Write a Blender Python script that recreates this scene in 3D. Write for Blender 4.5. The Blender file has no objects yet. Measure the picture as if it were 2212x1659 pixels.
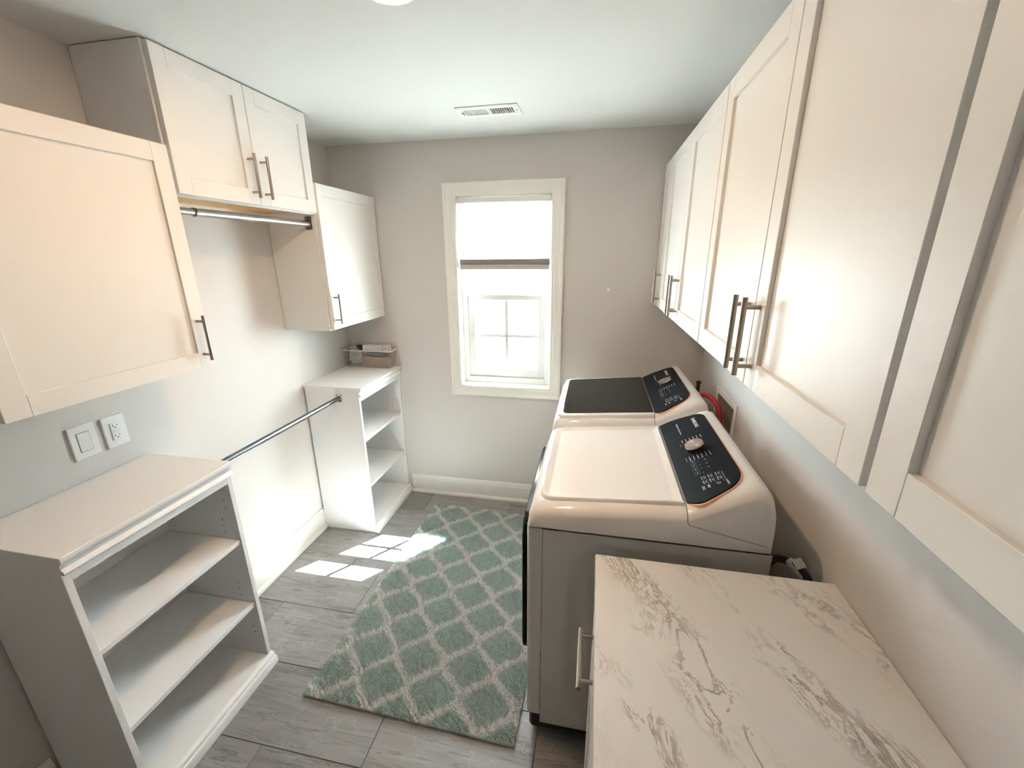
import bpy, bmesh, math, random
import numpy as np
from mathutils import Vector, Matrix

random.seed(7)
rng = np.random.default_rng(7)
sc = bpy.context.scene
COL = sc.collection

# ------------------------------------------------------------------ camera
CX, CY, CZ = 1.7495, 0.2625, 1.7702
YAW, PIT, ROL = math.radians(-11.3107), math.radians(17.171), math.radians(-0.4189)
F = Vector((math.sin(YAW)*math.cos(PIT), math.cos(YAW)*math.cos(PIT), -math.sin(PIT)))
R = Vector((math.cos(YAW), -math.sin(YAW), 0))
U = R.cross(F)
R2 = R*math.cos(ROL) + U*math.sin(ROL)
U2 = -R*math.sin(ROL) + U*math.cos(ROL)
cam = bpy.data.cameras.new('camera')
camo = bpy.data.objects.new('camera', cam)
COL.objects.link(camo)
m = Matrix.Identity(4)
for i in range(3):
    m[i][0], m[i][1], m[i][2], m[i][3] = R2[i], U2[i], -F[i], (CX, CY, CZ)[i]
camo.matrix_world = m
cam.sensor_fit = 'HORIZONTAL'
cam.sensor_width = 36.0
cam.lens = 36.0*902.55/2212.0
cam.clip_start = 0.02
sc.camera = camo

# ------------------------------------------------------------------ light
SUN_STRENGTH = 560.0
SKY_STRENGTH = 50.0
LAMP_STRENGTH = 315.0
world = bpy.data.worlds.new('sky')
sc.world = world
world.use_nodes = True
bg = world.node_tree.nodes['Background']
bg.inputs['Color'].default_value = (0.82, 0.92, 1.0, 1)
bg.inputs['Strength'].default_value = SKY_STRENGTH
sl = bpy.data.lights.new('sun', 'SUN')
sl.energy = SUN_STRENGTH
sl.angle = math.radians(0.15)
sl.color = (0.93, 0.98, 1.0)
so = bpy.data.objects.new('sun', sl)
COL.objects.link(so)
so.location = (4, 6, 8)
so.rotation_euler = Vector((-0.487, -0.612, -1.0)).to_track_quat('-Z', 'Y').to_euler()
sc.view_settings.view_transform = 'Standard'
sc.view_settings.look = 'None'
sc.view_settings.gamma = 1.0
sc.view_settings.use_curve_mapping = False
sc.view_settings.exposure = 0.42
try:
    sc.cycles.use_denoising = True
    sc.cycles.max_bounces = 14
    sc.cycles.diffuse_bounces = 8
    sc.cycles.glossy_bounces = 4
    sc.cycles.transmission_bounces = 8
    sc.cycles.transparent_max_bounces = 12
    sc.cycles.sample_clamp_indirect = 12.0
    sc.cycles.caustics_reflective = False
except Exception:
    pass

# ------------------------------------------------------------------ materials
def mat(name, col, rough=0.5, metal=0.0, spec=0.5, emit=None, es=1.0, bump=0.0, bscale=200.0, coat=0.0):
    mm = bpy.data.materials.new(name)
    mm.use_nodes = True
    nt = mm.node_tree
    b = nt.nodes['Principled BSDF']
    b.inputs['Base Color'].default_value = (*col, 1)
    b.inputs['Roughness'].default_value = rough
    b.inputs['Metallic'].default_value = metal
    b.inputs['Specular IOR Level'].default_value = spec
    b.inputs['Coat Weight'].default_value = coat
    if emit:
        b.inputs['Emission Color'].default_value = (*emit, 1)
        b.inputs['Emission Strength'].default_value = es
    # faint procedural variation of tone and relief
    tc = nt.nodes.new('ShaderNodeTexCoord')
    nz = nt.nodes.new('ShaderNodeTexNoise')
    nz.inputs['Scale'].default_value = bscale
    nz.inputs['Detail'].default_value = 3
    nt.links.new(tc.outputs['Object'], nz.inputs['Vector'])
    if bump > 0:
        bp = nt.nodes.new('ShaderNodeBump')
        bp.inputs['Strength'].default_value = bump
        bp.inputs['Distance'].default_value = 0.001
        nt.links.new(nz.outputs['Fac'], bp.inputs['Height'])
        nt.links.new(bp.outputs['Normal'], b.inputs['Normal'])
    return mm

M = {}
M['wall'] = mat('wall_paint', (0.60, 0.57, 0.54), 0.75, bump=0.25, bscale=350)
M['ceil'] = mat('ceiling_paint', (0.71, 0.71, 0.695), 0.85, bump=0.2, bscale=300)
M['trim'] = mat('trim_paint', (0.82, 0.82, 0.78), 0.35)
M['cab'] = mat('cabinet_white', (0.80, 0.785, 0.76), 0.38, bump=0.08, bscale=500)
M['shelfw'] = mat('white_laminate', (0.83, 0.825, 0.82), 0.42, bump=0.05, bscale=500)
M['nickel'] = mat('brushed_nickel', (0.33, 0.28, 0.235), 0.3, 1.0)
M['steel'] = mat('rod_steel', (0.40, 0.40, 0.39), 0.30, 1.0)
M['rodsteel'] = mat('lower_rod_steel', (0.20, 0.205, 0.22), 0.3, 1.0)
M['darksteel'] = mat('dark_bracket', (0.10, 0.09, 0.075), 0.35, 0.6)
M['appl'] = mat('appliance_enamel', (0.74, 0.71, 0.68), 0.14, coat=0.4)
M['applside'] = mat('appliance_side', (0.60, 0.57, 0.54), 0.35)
M['black'] = mat('black_panel', (0.005, 0.006, 0.009), 0.5, spec=0.06)
M['blackpl'] = mat('black_plastic', (0.01, 0.01, 0.01), 0.5)
M['glass_dark'] = mat('dark_glass', (0.006, 0.007, 0.006), 0.10, spec=0.15)
M['copper'] = mat('copper_trim', (0.86, 0.40, 0.24), 0.25, 1.0)
M['knobm'] = mat('knob_metal', (0.66, 0.52, 0.48), 0.25, 1.0)
M['print'] = mat('panel_print', (0.62, 0.62, 0.66), 0.5)
M['printdim'] = mat('panel_print_dim', (0.22, 0.22, 0.24), 0.5)
M['plastic'] = mat('white_plastic', (0.80, 0.79, 0.78), 0.35)
M['dark'] = mat('dark_void', (0.012, 0.011, 0.01), 0.8)
M['grout'] = mat('grout', (0.10, 0.095, 0.09), 0.9)
M['red'] = mat('red_hose', (0.33, 0.01, 0.02), 0.35)
M['maple'] = mat('maple_veneer', (0.62, 0.40, 0.20), 0.5)
M['hole'] = mat('pin_hole', (0.02, 0.02, 0.02), 0.9)
M['backing'] = mat('rug_backing', (0.36, 0.33, 0.29), 0.9)
M['tan'] = mat('tan_plastic', (0.33, 0.225, 0.17), 0.6)
M['cloth'] = mat('dark_cloth', (0.07, 0.065, 0.06), 0.9)
M['paper'] = mat('paper_wrap', (0.72, 0.69, 0.70), 0.5)
M['vinylw'] = mat('window_vinyl', (0.70, 0.71, 0.69), 0.3)
M['tag'] = mat('cord_tag', (0.75, 0.72, 0.66), 0.6)
M['siding'] = mat('siding', (0.80, 0.80, 0.80), 0.6)
M['bounce_pale'] = mat('pale_bounce_ground', (0.50, 0.49, 0.47), 0.9)  # pale tone chosen so the ground throws light back indoors

_b = M['knobm'].node_tree.nodes['Principled BSDF']; _b.inputs['Anisotropic'].default_value = 0.85
_t = M['knobm'].node_tree.nodes.new('ShaderNodeTangent'); _t.direction_type = 'RADIAL'; _t.axis = 'Z'
M['knobm'].node_tree.links.new(_t.outputs[0], _b.inputs['Tangent'])
def nodes(mm):
    nt = mm.node_tree
    return nt, nt.nodes, nt.links

# lamp lens
ml = bpy.data.materials.new('lamp_lens'); ml.use_nodes = True
nt, N_, L_ = nodes(ml)
N_.clear()
e = N_.new('ShaderNodeEmission'); o = N_.new('ShaderNodeOutputMaterial')
e.inputs['Color'].default_value = (1.0, 0.645, 0.375, 1); e.inputs['Strength'].default_value = LAMP_STRENGTH
L_.new(e.outputs[0], o.inputs[0]); M['lamp'] = ml

# glass
mg = bpy.data.materials.new('window_glass'); mg.use_nodes = True
nt, N_, L_ = nodes(mg); N_.clear()
tr = N_.new('ShaderNodeBsdfTransparent'); gl = N_.new('ShaderNodeBsdfGlossy'); gl.inputs['Roughness'].default_value = 0.02
mx = N_.new('ShaderNodeMixShader'); o = N_.new('ShaderNodeOutputMaterial'); mx.inputs[0].default_value = 0.06
tr.inputs['Color'].default_value = (0.96, 0.98, 0.97, 1)
L_.new(tr.outputs[0], mx.inputs[1]); L_.new(gl.outputs[0], mx.inputs[2]); L_.new(mx.outputs[0], o.inputs[0])
M['glass'] = mg

# clear storage plastic
mg = bpy.data.materials.new('clear_plastic'); mg.use_nodes = True
nt, N_, L_ = nodes(mg); N_.clear()
tr = N_.new('ShaderNodeBsdfTransparent'); gl = N_.new('ShaderNodeBsdfPrincipled')
gl.inputs['Base Color'].default_value = (0.75, 0.73, 0.70, 1); gl.inputs['Roughness'].default_value = 0.2
mx = N_.new('ShaderNodeMixShader'); o = N_.new('ShaderNodeOutputMaterial'); mx.inputs[0].default_value = 0.13
L_.new(tr.outputs[0], mx.inputs[1]); L_.new(gl.outputs[0], mx.inputs[2]); L_.new(mx.outputs[0], o.inputs[0])
M['clear'] = mg
mg = bpy.data.materials.new('plastic_film'); mg.use_nodes = True
nt, N_, L_ = nodes(mg); N_.clear()
tr = N_.new('ShaderNodeBsdfTransparent'); gl = N_.new('ShaderNodeBsdfPrincipled')
gl.inputs['Base Color'].default_value = (0.62, 0.62, 0.57, 1); gl.inputs['Roughness'].default_value = 0.25
mx = N_.new('ShaderNodeMixShader'); o = N_.new('ShaderNodeOutputMaterial'); mx.inputs[0].default_value = 0.85
L_.new(tr.outputs[0], mx.inputs[1]); L_.new(gl.outputs[0], mx.inputs[2]); L_.new(mx.outputs[0], o.inputs[0])
M['film'] = mg

# translucent shade fabric
ms = bpy.data.materials.new('shade_fabric'); ms.use_nodes = True
nt, N_, L_ = nodes(ms); N_.clear()
df = N_.new('ShaderNodeBsdfDiffuse'); tl = N_.new('ShaderNodeBsdfTranslucent'); mx = N_.new('ShaderNodeMixShader'); o = N_.new('ShaderNodeOutputMaterial')
df.inputs['Color'].default_value = (0.85, 0.86, 0.85, 1); tl.inputs['Color'].default_value = (0.85, 0.86, 0.86, 1); mx.inputs[0].default_value = 0.5
L_.new(df.outputs[0], mx.inputs[1]); L_.new(tl.outputs[0], mx.inputs[2]); L_.new(mx.outputs[0], o.inputs[0])
M['fabric'] = ms

# wood for underside: simple grain
nt, N_, L_ = nodes(M['maple'])
b = N_['Principled BSDF']; tc = N_.new('ShaderNodeTexCoord'); mp = N_.new('ShaderNodeMapping'); nz = N_.new('ShaderNodeTexNoise'); cr = N_.new('ShaderNodeValToRGB')
mp.inputs['Scale'].default_value = (14, 1.2, 14); nz.inputs['Scale'].default_value = 6; nz.inputs['Detail'].default_value = 6
cr.color_ramp.elements[0].color = (0.33, 0.17, 0.055, 1); cr.color_ramp.elements[1].color = (0.56, 0.33, 0.13, 1)
L_.new(tc.outputs['Object'], mp.inputs[0]); L_.new(mp.outputs[0], nz.inputs['Vector']); L_.new(nz.outputs['Fac'], cr.inputs[0]); L_.new(cr.outputs[0], b.inputs['Base Color'])

# tile: grey porcelain with streaks along x and a few pale veins, tone varies per tile
mt = bpy.data.materials.new('porcelain_tile'); mt.use_nodes = True
nt, N_, L_ = nodes(mt); b = N_['Principled BSDF']
tc = N_.new('ShaderNodeTexCoord'); oi = N_.new('ShaderNodeObjectInfo')
comb = N_.new('ShaderNodeCombineXYZ'); L_.new(oi.outputs['Random'], comb.inputs[0]); L_.new(oi.outputs['Random'], comb.inputs[1])
sc1 = N_.new('ShaderNodeVectorMath'); sc1.operation = 'SCALE'; sc1.inputs['Scale'].default_value = 37.0; L_.new(comb.outputs[0], sc1.inputs[0])
add = N_.new('ShaderNodeVectorMath'); add.operation = 'ADD'; L_.new(tc.outputs['Object'], add.inputs[0]); L_.new(sc1.outputs[0], add.inputs[1])
def mapn(scale, rot=0.0):
    mp = N_.new('ShaderNodeMapping'); mp.inputs['Scale'].default_value = scale; mp.inputs['Rotation'].default_value = (0, 0, rot)
    L_.new(add.outputs[0], mp.inputs[0]); return mp
m1 = mapn((1.6, 16, 1), 0.10); n1 = N_.new('ShaderNodeTexNoise'); n1.inputs['Scale'].default_value = 1.3; n1.inputs['Detail'].default_value = 8; n1.inputs['Roughness'].default_value = 0.62; n1.inputs['Distortion'].default_value = 0.5
L_.new(m1.outputs[0], n1.inputs['Vector'])
cr = N_.new('ShaderNodeValToRGB'); L_.new(n1.outputs['Fac'], cr.inputs[0])
cr.color_ramp.elements[0].position = 0.27; cr.color_ramp.elements[0].color = (0.115, 0.108, 0.105, 1)
cr.color_ramp.elements[1].position = 0.72; cr.color_ramp.elements[1].color = (0.275, 0.265, 0.26, 1)
el = cr.color_ramp.elements.new(0.42); el.color = (0.195, 0.187, 0.183, 1)
# dark thin streaks
m2 = mapn((1.1, 13, 1), 0.16); n2 = N_.new('ShaderNodeTexNoise'); n2.inputs['Scale'].default_value = 1.7; n2.inputs['Detail'].default_value = 5; n2.inputs['Distortion'].default_value = 1.2
L_.new(m2.outputs[0], n2.inputs['Vector'])
a1 = N_.new('ShaderNodeMath'); a1.operation = 'SUBTRACT'; a1.inputs[1].default_value = 0.5; L_.new(n2.outputs['Fac'], a1.inputs[0])
a2 = N_.new('ShaderNodeMath'); a2.operation = 'ABSOLUTE'; L_.new(a1.outputs[0], a2.inputs[0])
r2 = N_.new('ShaderNodeMapRange'); r2.inputs['From Min'].default_value = 0.0; r2.inputs['From Max'].default_value = 0.018; r2.inputs['To Min'].default_value = 0.62; r2.inputs['To Max'].default_value = 1.0
L_.new(a2.outputs[0], r2.inputs[0])
# pale veins
m3 = mapn((3.0, 3.0, 1), -0.6); n3 = N_.new('ShaderNodeTexNoise'); n3.inputs['Scale'].default_value = 0.8; n3.inputs['Detail'].default_value = 6; n3.inputs['Distortion'].default_value = 1.8
L_.new(m3.outputs[0], n3.inputs['Vector'])
a3 = N_.new('ShaderNodeMath'); a3.operation = 'SUBTRACT'; a3.inputs[1].default_value = 0.44; L_.new(n3.outputs['Fac'], a3.inputs[0])
a4 = N_.new('ShaderNodeMath'); a4.operation = 'ABSOLUTE'; L_.new(a3.outputs[0], a4.inputs[0])
r4 = N_.new('ShaderNodeMapRange'); r4.inputs['From Max'].default_value = 0.006; r4.inputs['To Min'].default_value = 0.35; r4.inputs['To Max'].default_value = 0.0
L_.new(a4.outputs[0], r4.inputs[0])
mul = N_.new('ShaderNodeMixRGB'); mul.blend_type = 'MULTIPLY'; mul.inputs[0].default_value = 1.0
L_.new(cr.outputs[0], mul.inputs[1]); L_.new(r2.outputs[0], mul.inputs[2])
mv = N_.new('ShaderNodeMixRGB'); mv.inputs[2].default_value = (0.38, 0.365, 0.35, 1)
L_.new(r4.outputs[0], mv.inputs[0]); L_.new(mul.outputs[0], mv.inputs[1])
rt = N_.new('ShaderNodeMapRange'); rt.inputs['To Min'].default_value = 0.86; rt.inputs['To Max'].default_value = 1.14; L_.new(oi.outputs['Random'], rt.inputs[0])
mv2 = N_.new('ShaderNodeMixRGB'); mv2.blend_type = 'MULTIPLY'; mv2.inputs[0].default_value = 1.0
L_.new(mv.outputs[0], mv2.inputs[1]); L_.new(rt.outputs[0], mv2.inputs[2])
L_.new(mv2.outputs[0], b.inputs['Base Color']); b.inputs['Roughness'].default_value = 0.42
bpn = N_.new('ShaderNodeBump'); bpn.inputs['Strength'].default_value = 0.2; bpn.inputs['Distance'].default_value = 0.002
L_.new(n1.outputs['Fac'], bpn.inputs['Height']); L_.new(bpn.outputs[0], b.inputs['Normal'])
M['tile'] = mt

# marble-look laminate
# object origin (2.1, 0.4); across-vein coordinate v = .899*x + .438*y, so v0 = 2.063 at the origin
VC0 = 1.95 - 2.063
BANDS = []
for v_, w_, a_ in ((2.07, 0.035, 0.85), (2.235, 0.055, 1.0), (2.43, 0.050, 1.0), (2.66, 0.060, 0.95), (2.86, 0.05, 0.7)):
    c_ = (v_-1.95)/1.2
    BANDS += [(c_-w_/1.2*1.25, 0.02), (c_-w_/1.2*0.4, a_), (c_+w_/1.2*0.4, a_), (c_+w_/1.2*1.25, 0.02)]
BANDS = [(p, v) for p, v in BANDS if 0.001 < p < 0.999]
mc = bpy.data.materials.new('marble_laminate'); mc.use_nodes = True
nt, N_, L_ = nodes(mc); b = N_['Principled BSDF']
tc = N_.new('ShaderNodeTexCoord')
geo = N_.new('ShaderNodeNewGeometry')
rotm = N_.new('ShaderNodeMapping'); rotm.inputs['Rotation'].default_value = (0, 0, math.radians(64)); rotm.inputs['Location'].default_value = (0, 0, 0)
L_.new(tc.outputs['Object'], rotm.inputs[0])
def mapped(scale, seed):
    mp = N_.new('ShaderNodeMapping'); mp.inputs['Scale'].default_value = scale; mp.inputs['Location'].default_value = (seed, seed*.37, 0)
    L_.new(rotm.outputs[0], mp.inputs[0]); return mp.outputs[0]
def vein(scale, nsc, dist, center, width, seed):
    n = N_.new('ShaderNodeTexNoise'); n.inputs['Scale'].default_value = nsc; n.inputs['Detail'].default_value = 9; n.inputs['Roughness'].default_value = 0.66; n.inputs['Distortion'].default_value = dist
    L_.new(mapped(scale, seed), n.inputs['Vector'])
    a = N_.new('ShaderNodeMath'); a.operation = 'SUBTRACT'; a.inputs[1].default_value = center; L_.new(n.outputs['Fac'], a.inputs[0])
    a_ = N_.new('ShaderNodeMath'); a_.operation = 'ABSOLUTE'; L_.new(a.outputs[0], a_.inputs[0])
    r = N_.new('ShaderNodeMapRange'); r.interpolation_type = 'SMOOTHSTEP'; r.inputs['From Max'].default_value = width; r.inputs['To Min'].default_value = 1.0; r.inputs['To Max'].default_value = 0.0
    L_.new(a_.outputs[0], r.inputs[0]); return r.outputs[0]
def mask(scale, nsc, lo, hi, seed):
    n = N_.new('ShaderNodeTexNoise'); n.inputs['Scale'].default_value = nsc; n.inputs['Detail'].default_value = 3
    L_.new(mapped(scale, seed), n.inputs['Vector'])
    r = N_.new('ShaderNodeMapRange'); r.interpolation_type = 'SMOOTHSTEP'; r.inputs['From Min'].default_value = lo; r.inputs['From Max'].default_value = hi
    L_.new(n.outputs['Fac'], r.inputs[0]); return r.outputs[0]
def mulm(a, bb, k=1.0):
    x = N_.new('ShaderNodeMath'); x.operation = 'MULTIPLY'; L_.new(a, x.inputs[0]); L_.new(bb, x.inputs[1])
    y = N_.new('ShaderNodeMath'); y.operation = 'MULTIPLY'; y.inputs[1].default_value = k; L_.new(x.outputs[0], y.inputs[0]); return y.outputs[0]
# veined bands across the slab (position measured across the vein direction)
sep = N_.new('ShaderNodeSeparateXYZ'); L_.new(rotm.outputs[0], sep.inputs[0])
wn = N_.new('ShaderNodeTexNoise'); wn.inputs['Scale'].default_value = 3.5; wn.inputs['Detail'].default_value = 2; L_.new(rotm.outputs[0], wn.inputs['Vector'])
wm = N_.new('ShaderNodeMath'); wm.operation = 'MULTIPLY_ADD'; wm.inputs[1].default_value = 0.22; L_.new(wn.outputs['Fac'], wm.inputs[0]); L_.new(sep.outputs['Y'], wm.inputs[2])
bandr = N_.new('ShaderNodeMapRange'); bandr.inputs['From Min'].default_value = VC0+0.11; bandr.inputs['From Max'].default_value = VC0+0.11+1.2
L_.new(wm.outputs[0], bandr.inputs[0])
bc = N_.new('ShaderNodeValToRGB'); bc.color_ramp.interpolation = 'EASE'; L_.new(bandr.outputs[0], bc.inputs[0])
els = bc.color_ramp.elements
els[0].position = 0.0; els[0].color = (0.15, 0.15, 0.15, 1); els[1].position = 1.0; els[1].color = (0.3, 0.3, 0.3, 1)
for pos, val in BANDS:
    e_ = els.new(pos); e_.color = (val, val, val, 1)
va = mulm(vein((1, 2.6, 1), 5.5, 0.7, 0.5, 0.030, 3.1), bc.outputs[0], 1.0)
vb = mulm(vein((1, 2.2, 1), 13.0, 0.5, 0.52, 0.040, 7.7), bc.outputs[0], 0.8)
v1 = mulm(va, mask((1.0, 1.6, 1), 5.0, 0.36, 0.54, 8.0), 0.9)
v2 = mulm(vb, mask((1.0, 1.8, 1), 6.0, 0.44, 0.60, 2.0), 0.9)
v3 = mulm(mulm(mask((1, 2.6, 1), 14.0, 0.50, 0.74, 4.0), bc.outputs[0]), mask((1.0, 1.8, 1), 6.0, 0.44, 0.62, 2.0), 0.28)
mxx = N_.new('ShaderNodeMath'); mxx.operation = 'MAXIMUM'; L_.new(v1, mxx.inputs[0]); L_.new(v2, mxx.inputs[1])
mxy = N_.new('ShaderNodeMath'); mxy.operation = 'MAXIMUM'; L_.new(mxx.outputs[0], mxy.inputs[0]); L_.new(v3, mxy.inputs[1])
mcx = N_.new('ShaderNodeMixRGB'); mcx.inputs[1].default_value = (0.70, 0.68, 0.66, 1); mcx.inputs[2].default_value = (0.26, 0.22, 0.175, 1)
L_.new(mxy.outputs[0], mcx.inputs[0]); L_.new(mcx.outputs[0], b.inputs['Base Color'])
b.inputs['Roughness'].default_value = 0.4
M['marble'] = mc

# roof shingles far outside
mr = bpy.data.materials.new('shingle_roof'); mr.use_nodes = True
nt, N_, L_ = nodes(mr); b = N_['Principled BSDF']
tc = N_.new('ShaderNodeTexCoord'); br = N_.new('ShaderNodeTexBrick')
br.inputs['Scale'].default_value = 1.0; br.inputs['Brick Width'].default_value = 0.3; br.inputs['Row Height'].default_value = 0.14; br.inputs['Mortar Size'].default_value = 0.02
br.inputs['Color1'].default_value = (0.42, 0.40, 0.39, 1); br.inputs['Color2'].default_value = (0.36, 0.35, 0.34, 1); br.inputs['Mortar'].default_value = (0.2, 0.19, 0.18, 1)
L_.new(tc.outputs['Object'], br.inputs['Vector']); L_.new(br.outputs['Color'], b.inputs['Base Color']); b.inputs['Roughness'].default_value = 0.9
M['roof'] = mr

# rug yarns; noise colour also paints in dark gaps and highlights of the pile
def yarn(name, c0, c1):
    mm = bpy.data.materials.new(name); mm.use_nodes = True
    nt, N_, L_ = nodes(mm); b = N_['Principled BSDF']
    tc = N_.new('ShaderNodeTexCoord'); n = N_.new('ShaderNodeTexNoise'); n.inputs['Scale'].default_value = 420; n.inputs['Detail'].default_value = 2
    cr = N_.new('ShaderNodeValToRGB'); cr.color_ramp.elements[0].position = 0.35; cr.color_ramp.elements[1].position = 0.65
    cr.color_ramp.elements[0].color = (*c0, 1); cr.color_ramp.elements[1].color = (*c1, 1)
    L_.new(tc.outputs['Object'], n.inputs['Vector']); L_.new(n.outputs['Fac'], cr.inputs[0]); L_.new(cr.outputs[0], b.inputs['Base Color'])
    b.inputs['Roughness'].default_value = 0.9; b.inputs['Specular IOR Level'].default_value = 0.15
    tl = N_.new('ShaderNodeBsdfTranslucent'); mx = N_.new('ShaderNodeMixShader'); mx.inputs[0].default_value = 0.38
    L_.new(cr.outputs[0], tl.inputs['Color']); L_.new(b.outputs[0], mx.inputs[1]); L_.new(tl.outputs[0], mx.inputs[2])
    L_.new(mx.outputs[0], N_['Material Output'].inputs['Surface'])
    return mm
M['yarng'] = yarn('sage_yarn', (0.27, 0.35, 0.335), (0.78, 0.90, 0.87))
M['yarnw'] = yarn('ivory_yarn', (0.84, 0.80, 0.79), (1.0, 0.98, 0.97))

# ------------------------------------------------------------------ helpers
def link(o, parent=None):
    COL.objects.link(o)
    if parent is not None:
        o.parent = parent
    return o

def base(parent):
    """world location of a parent chain (parents carry translation only while building)"""
    v = Vector((0, 0, 0))
    while parent is not None:
        v += Vector(parent.location)
        parent = parent.parent
    return v

def mesh_obj(name, bm, material, parent=None, smooth=False, origin=None, mats=None):
    """bm is in world coordinates; origin (world) becomes the object's location"""
    org = Vector(origin) if origin is not None else base(parent)
    if org.length > 0:
        bmesh.ops.translate(bm, verts=bm.verts, vec=-org)
    me = bpy.data.meshes.new(name)
    bm.to_mesh(me); bm.free()
    for mm in (mats or [material]):
        me.materials.append(mm)
    if smooth:
        for p in me.polygons:
            p.use_smooth = True
        try:
            me.set_sharp_from_angle(angle=math.radians(35))
        except Exception:
            pass
    o = bpy.data.objects.new(name, me)
    link(o, parent)
    o.location = org - base(parent)
    return o

def bx(bm, x0, x1, y0, y1, z0, z1, bev=0.0):
    r = bmesh.ops.create_cube(bm, size=1.0)
    vs = r['verts']
    for v in vs:
        v.co.x = x0 if v.co.x < 0 else x1
        v.co.y = y0 if v.co.y < 0 else y1
        v.co.z = z0 if v.co.z < 0 else z1
    if bev > 0:
        es = list({e for v in vs for e in v.link_edges})
        bmesh.ops.bevel(bm, geom=es, offset=bev, segments=1, affect='EDGES', profile=0.5)
    return bm

def box(name, d, material, parent=None, bev=0.0015, origin=None):
    bm = bmesh.new()
    bx(bm, *d, bev)
    return mesh_obj(name, bm, material, parent, origin=origin)

def boxes(name, ds, material, parent=None, bev=0.0015, origin=None):
    bm = bmesh.new()
    for d in ds:
        bx(bm, *d, bev)
    return mesh_obj(name, bm, material, parent, origin=origin)

def cyl(bm, p0, p1, r, n=16, r1=None, cap=True):
    p0, p1 = Vector(p0), Vector(p1)
    ax = (p1 - p0); L = ax.length
    rot = ax.to_track_quat('Z', 'Y').to_matrix().to_4x4()
    mtx = Matrix.Translation((p0 + p1)/2) @ rot
    bmesh.ops.create_cone(bm, cap_ends=cap, segments=n, radius1=r, radius2=(r if r1 is None else r1), depth=L, matrix=mtx)
    return bm

def tube(bm, pts, r, n=10):
    pts = [Vector(p) for p in pts]
    # catmull-rom resample
    P = [pts[0]] + pts + [pts[-1]]
    out = []
    for i in range(1, len(P)-2):
        for k in range(6):
            t = k/6
            a, b_, c, d = P[i-1], P[i], P[i+1], P[i+2]
            out.append(0.5*((2*b_) + (c-a)*t + (2*a-5*b_+4*c-d)*t*t + (-a+3*b_-3*c+d)*t**3))
    out.append(pts[-1])
    rings = []
    up = Vector((0.1, 0.2, 1)).normalized()
    for i, p in enumerate(out):
        t = (out[min(i+1, len(out)-1)] - out[max(i-1, 0)]).normalized()
        x = t.cross(up)
        if x.length < 1e-3: x = t.cross(Vector((1, 0, 0)))
        x.normalize(); y = x.cross(t).normalized(); up = y if False else up
        rings.append([bm.verts.new(p + r*(math.cos(a)*x + math.sin(a)*y)) for a in [2*math.pi*j/n for j in range(n)]])
    for a, b_ in zip(rings, rings[1:]):
        for j in range(n):
            bm.faces.new((a[j], a[(j+1) % n], b_[(j+1) % n], b_[j]))
    bm.faces.new(list(reversed(rings[0]))); bm.faces.new(rings[-1])
    return bm

def prism_y(bm, prof, y0, y1):
    """profile [(x,z)] extruded along y"""
    a = [bm.verts.new((x, y0, z)) for x, z in prof]
    b_ = [bm.verts.new((x, y1, z)) for x, z in prof]
    n = len(prof)
    for i in range(n):
        bm.faces.new((a[i], a[(i+1) % n], b_[(i+1) % n], b_[i]))
    bm.faces.new(list(reversed(a))); bm.faces.new(b_)
    bmesh.ops.recalc_face_normals(bm, faces=bm.faces)

def prism_x(bm, prof, x0, x1):
    """profile [(y,z)] extruded along x"""
    a = [bm.verts.new((x0, y, z)) for y, z in prof]
    b_ = [bm.verts.new((x1, y, z)) for y, z in prof]
    n = len(prof)
    for i in range(n):
        bm.faces.new((a[i], a[(i+1) % n], b_[(i+1) % n], b_[i]))
    bm.faces.new(list(reversed(a))); bm.faces.new(b_)
    bmesh.ops.recalc_face_normals(bm, faces=bm.faces)

def thing(name, loc, label, cat, group=None):
    o = bpy.data.objects.new(name, None)
    o.empty_display_size = 0.1
    COL.objects.link(o)
    o.location = loc
    o['label'] = label; o['category'] = cat
    if group: o['group'] = group
    return o

def tag(o, label, cat, group=None):
    o['label'] = label; o['category'] = cat
    if group: o['group'] = group
    return o

def struct(o, label=None):
    o['kind'] = 'structure'
    if label: o['label'] = label
    return o

# ------------------------------------------------------------------ room
W, YB, H, YF = 2.42, 2.97, 2.44, -1.0
wx0, wx1, wz0, wz1 = 0.845, 1.473, 0.892, 2.130    # rough opening

# floor: grout bed with individual tiles
fl = struct(box('floor', (-0.0, W, YF, YB, -0.06, -0.004), M['grout'], bev=0), 'grey floor of long staggered porcelain tiles')
rows = {}
y = 1.167
ys = []
k = -7
while 1.167 + 0.31*k < YB:
    ys.append((k, 1.167 + 0.31*k)); k += 1
offs = {0: 1.0, 1: 0.190, 2: 0.592}      # joint position per row, repeats every three rows
for k, y0 in ys:
    j = offs[k % 3]
    x = j - 0.61*3
    a, b_ = max(y0, YF), min(y0 + 0.31, YB)
    if b_ - a < 0.01: continue
    while x < W:
        xa, xb = max(x, 0.0), min(x + 0.61, W)
        if xb - xa > 0.01:
            cx_, cy_ = (xa+xb)/2, (a+b_)/2
            dz = rng.uniform(-0.0004, 0.0004)
            box('tile', (xa+0.0014, xb-0.0014, a+0.0014, b_-0.0014, -0.008, dz), M['tile'], fl, bev=0.0012, origin=(cx_, cy_, 0))
        x += 0.61

struct(box('wall_left', (-0.10, 0, YF, YB+0.15, -0.06, H+0.1), M['wall'], bev=0))
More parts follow.
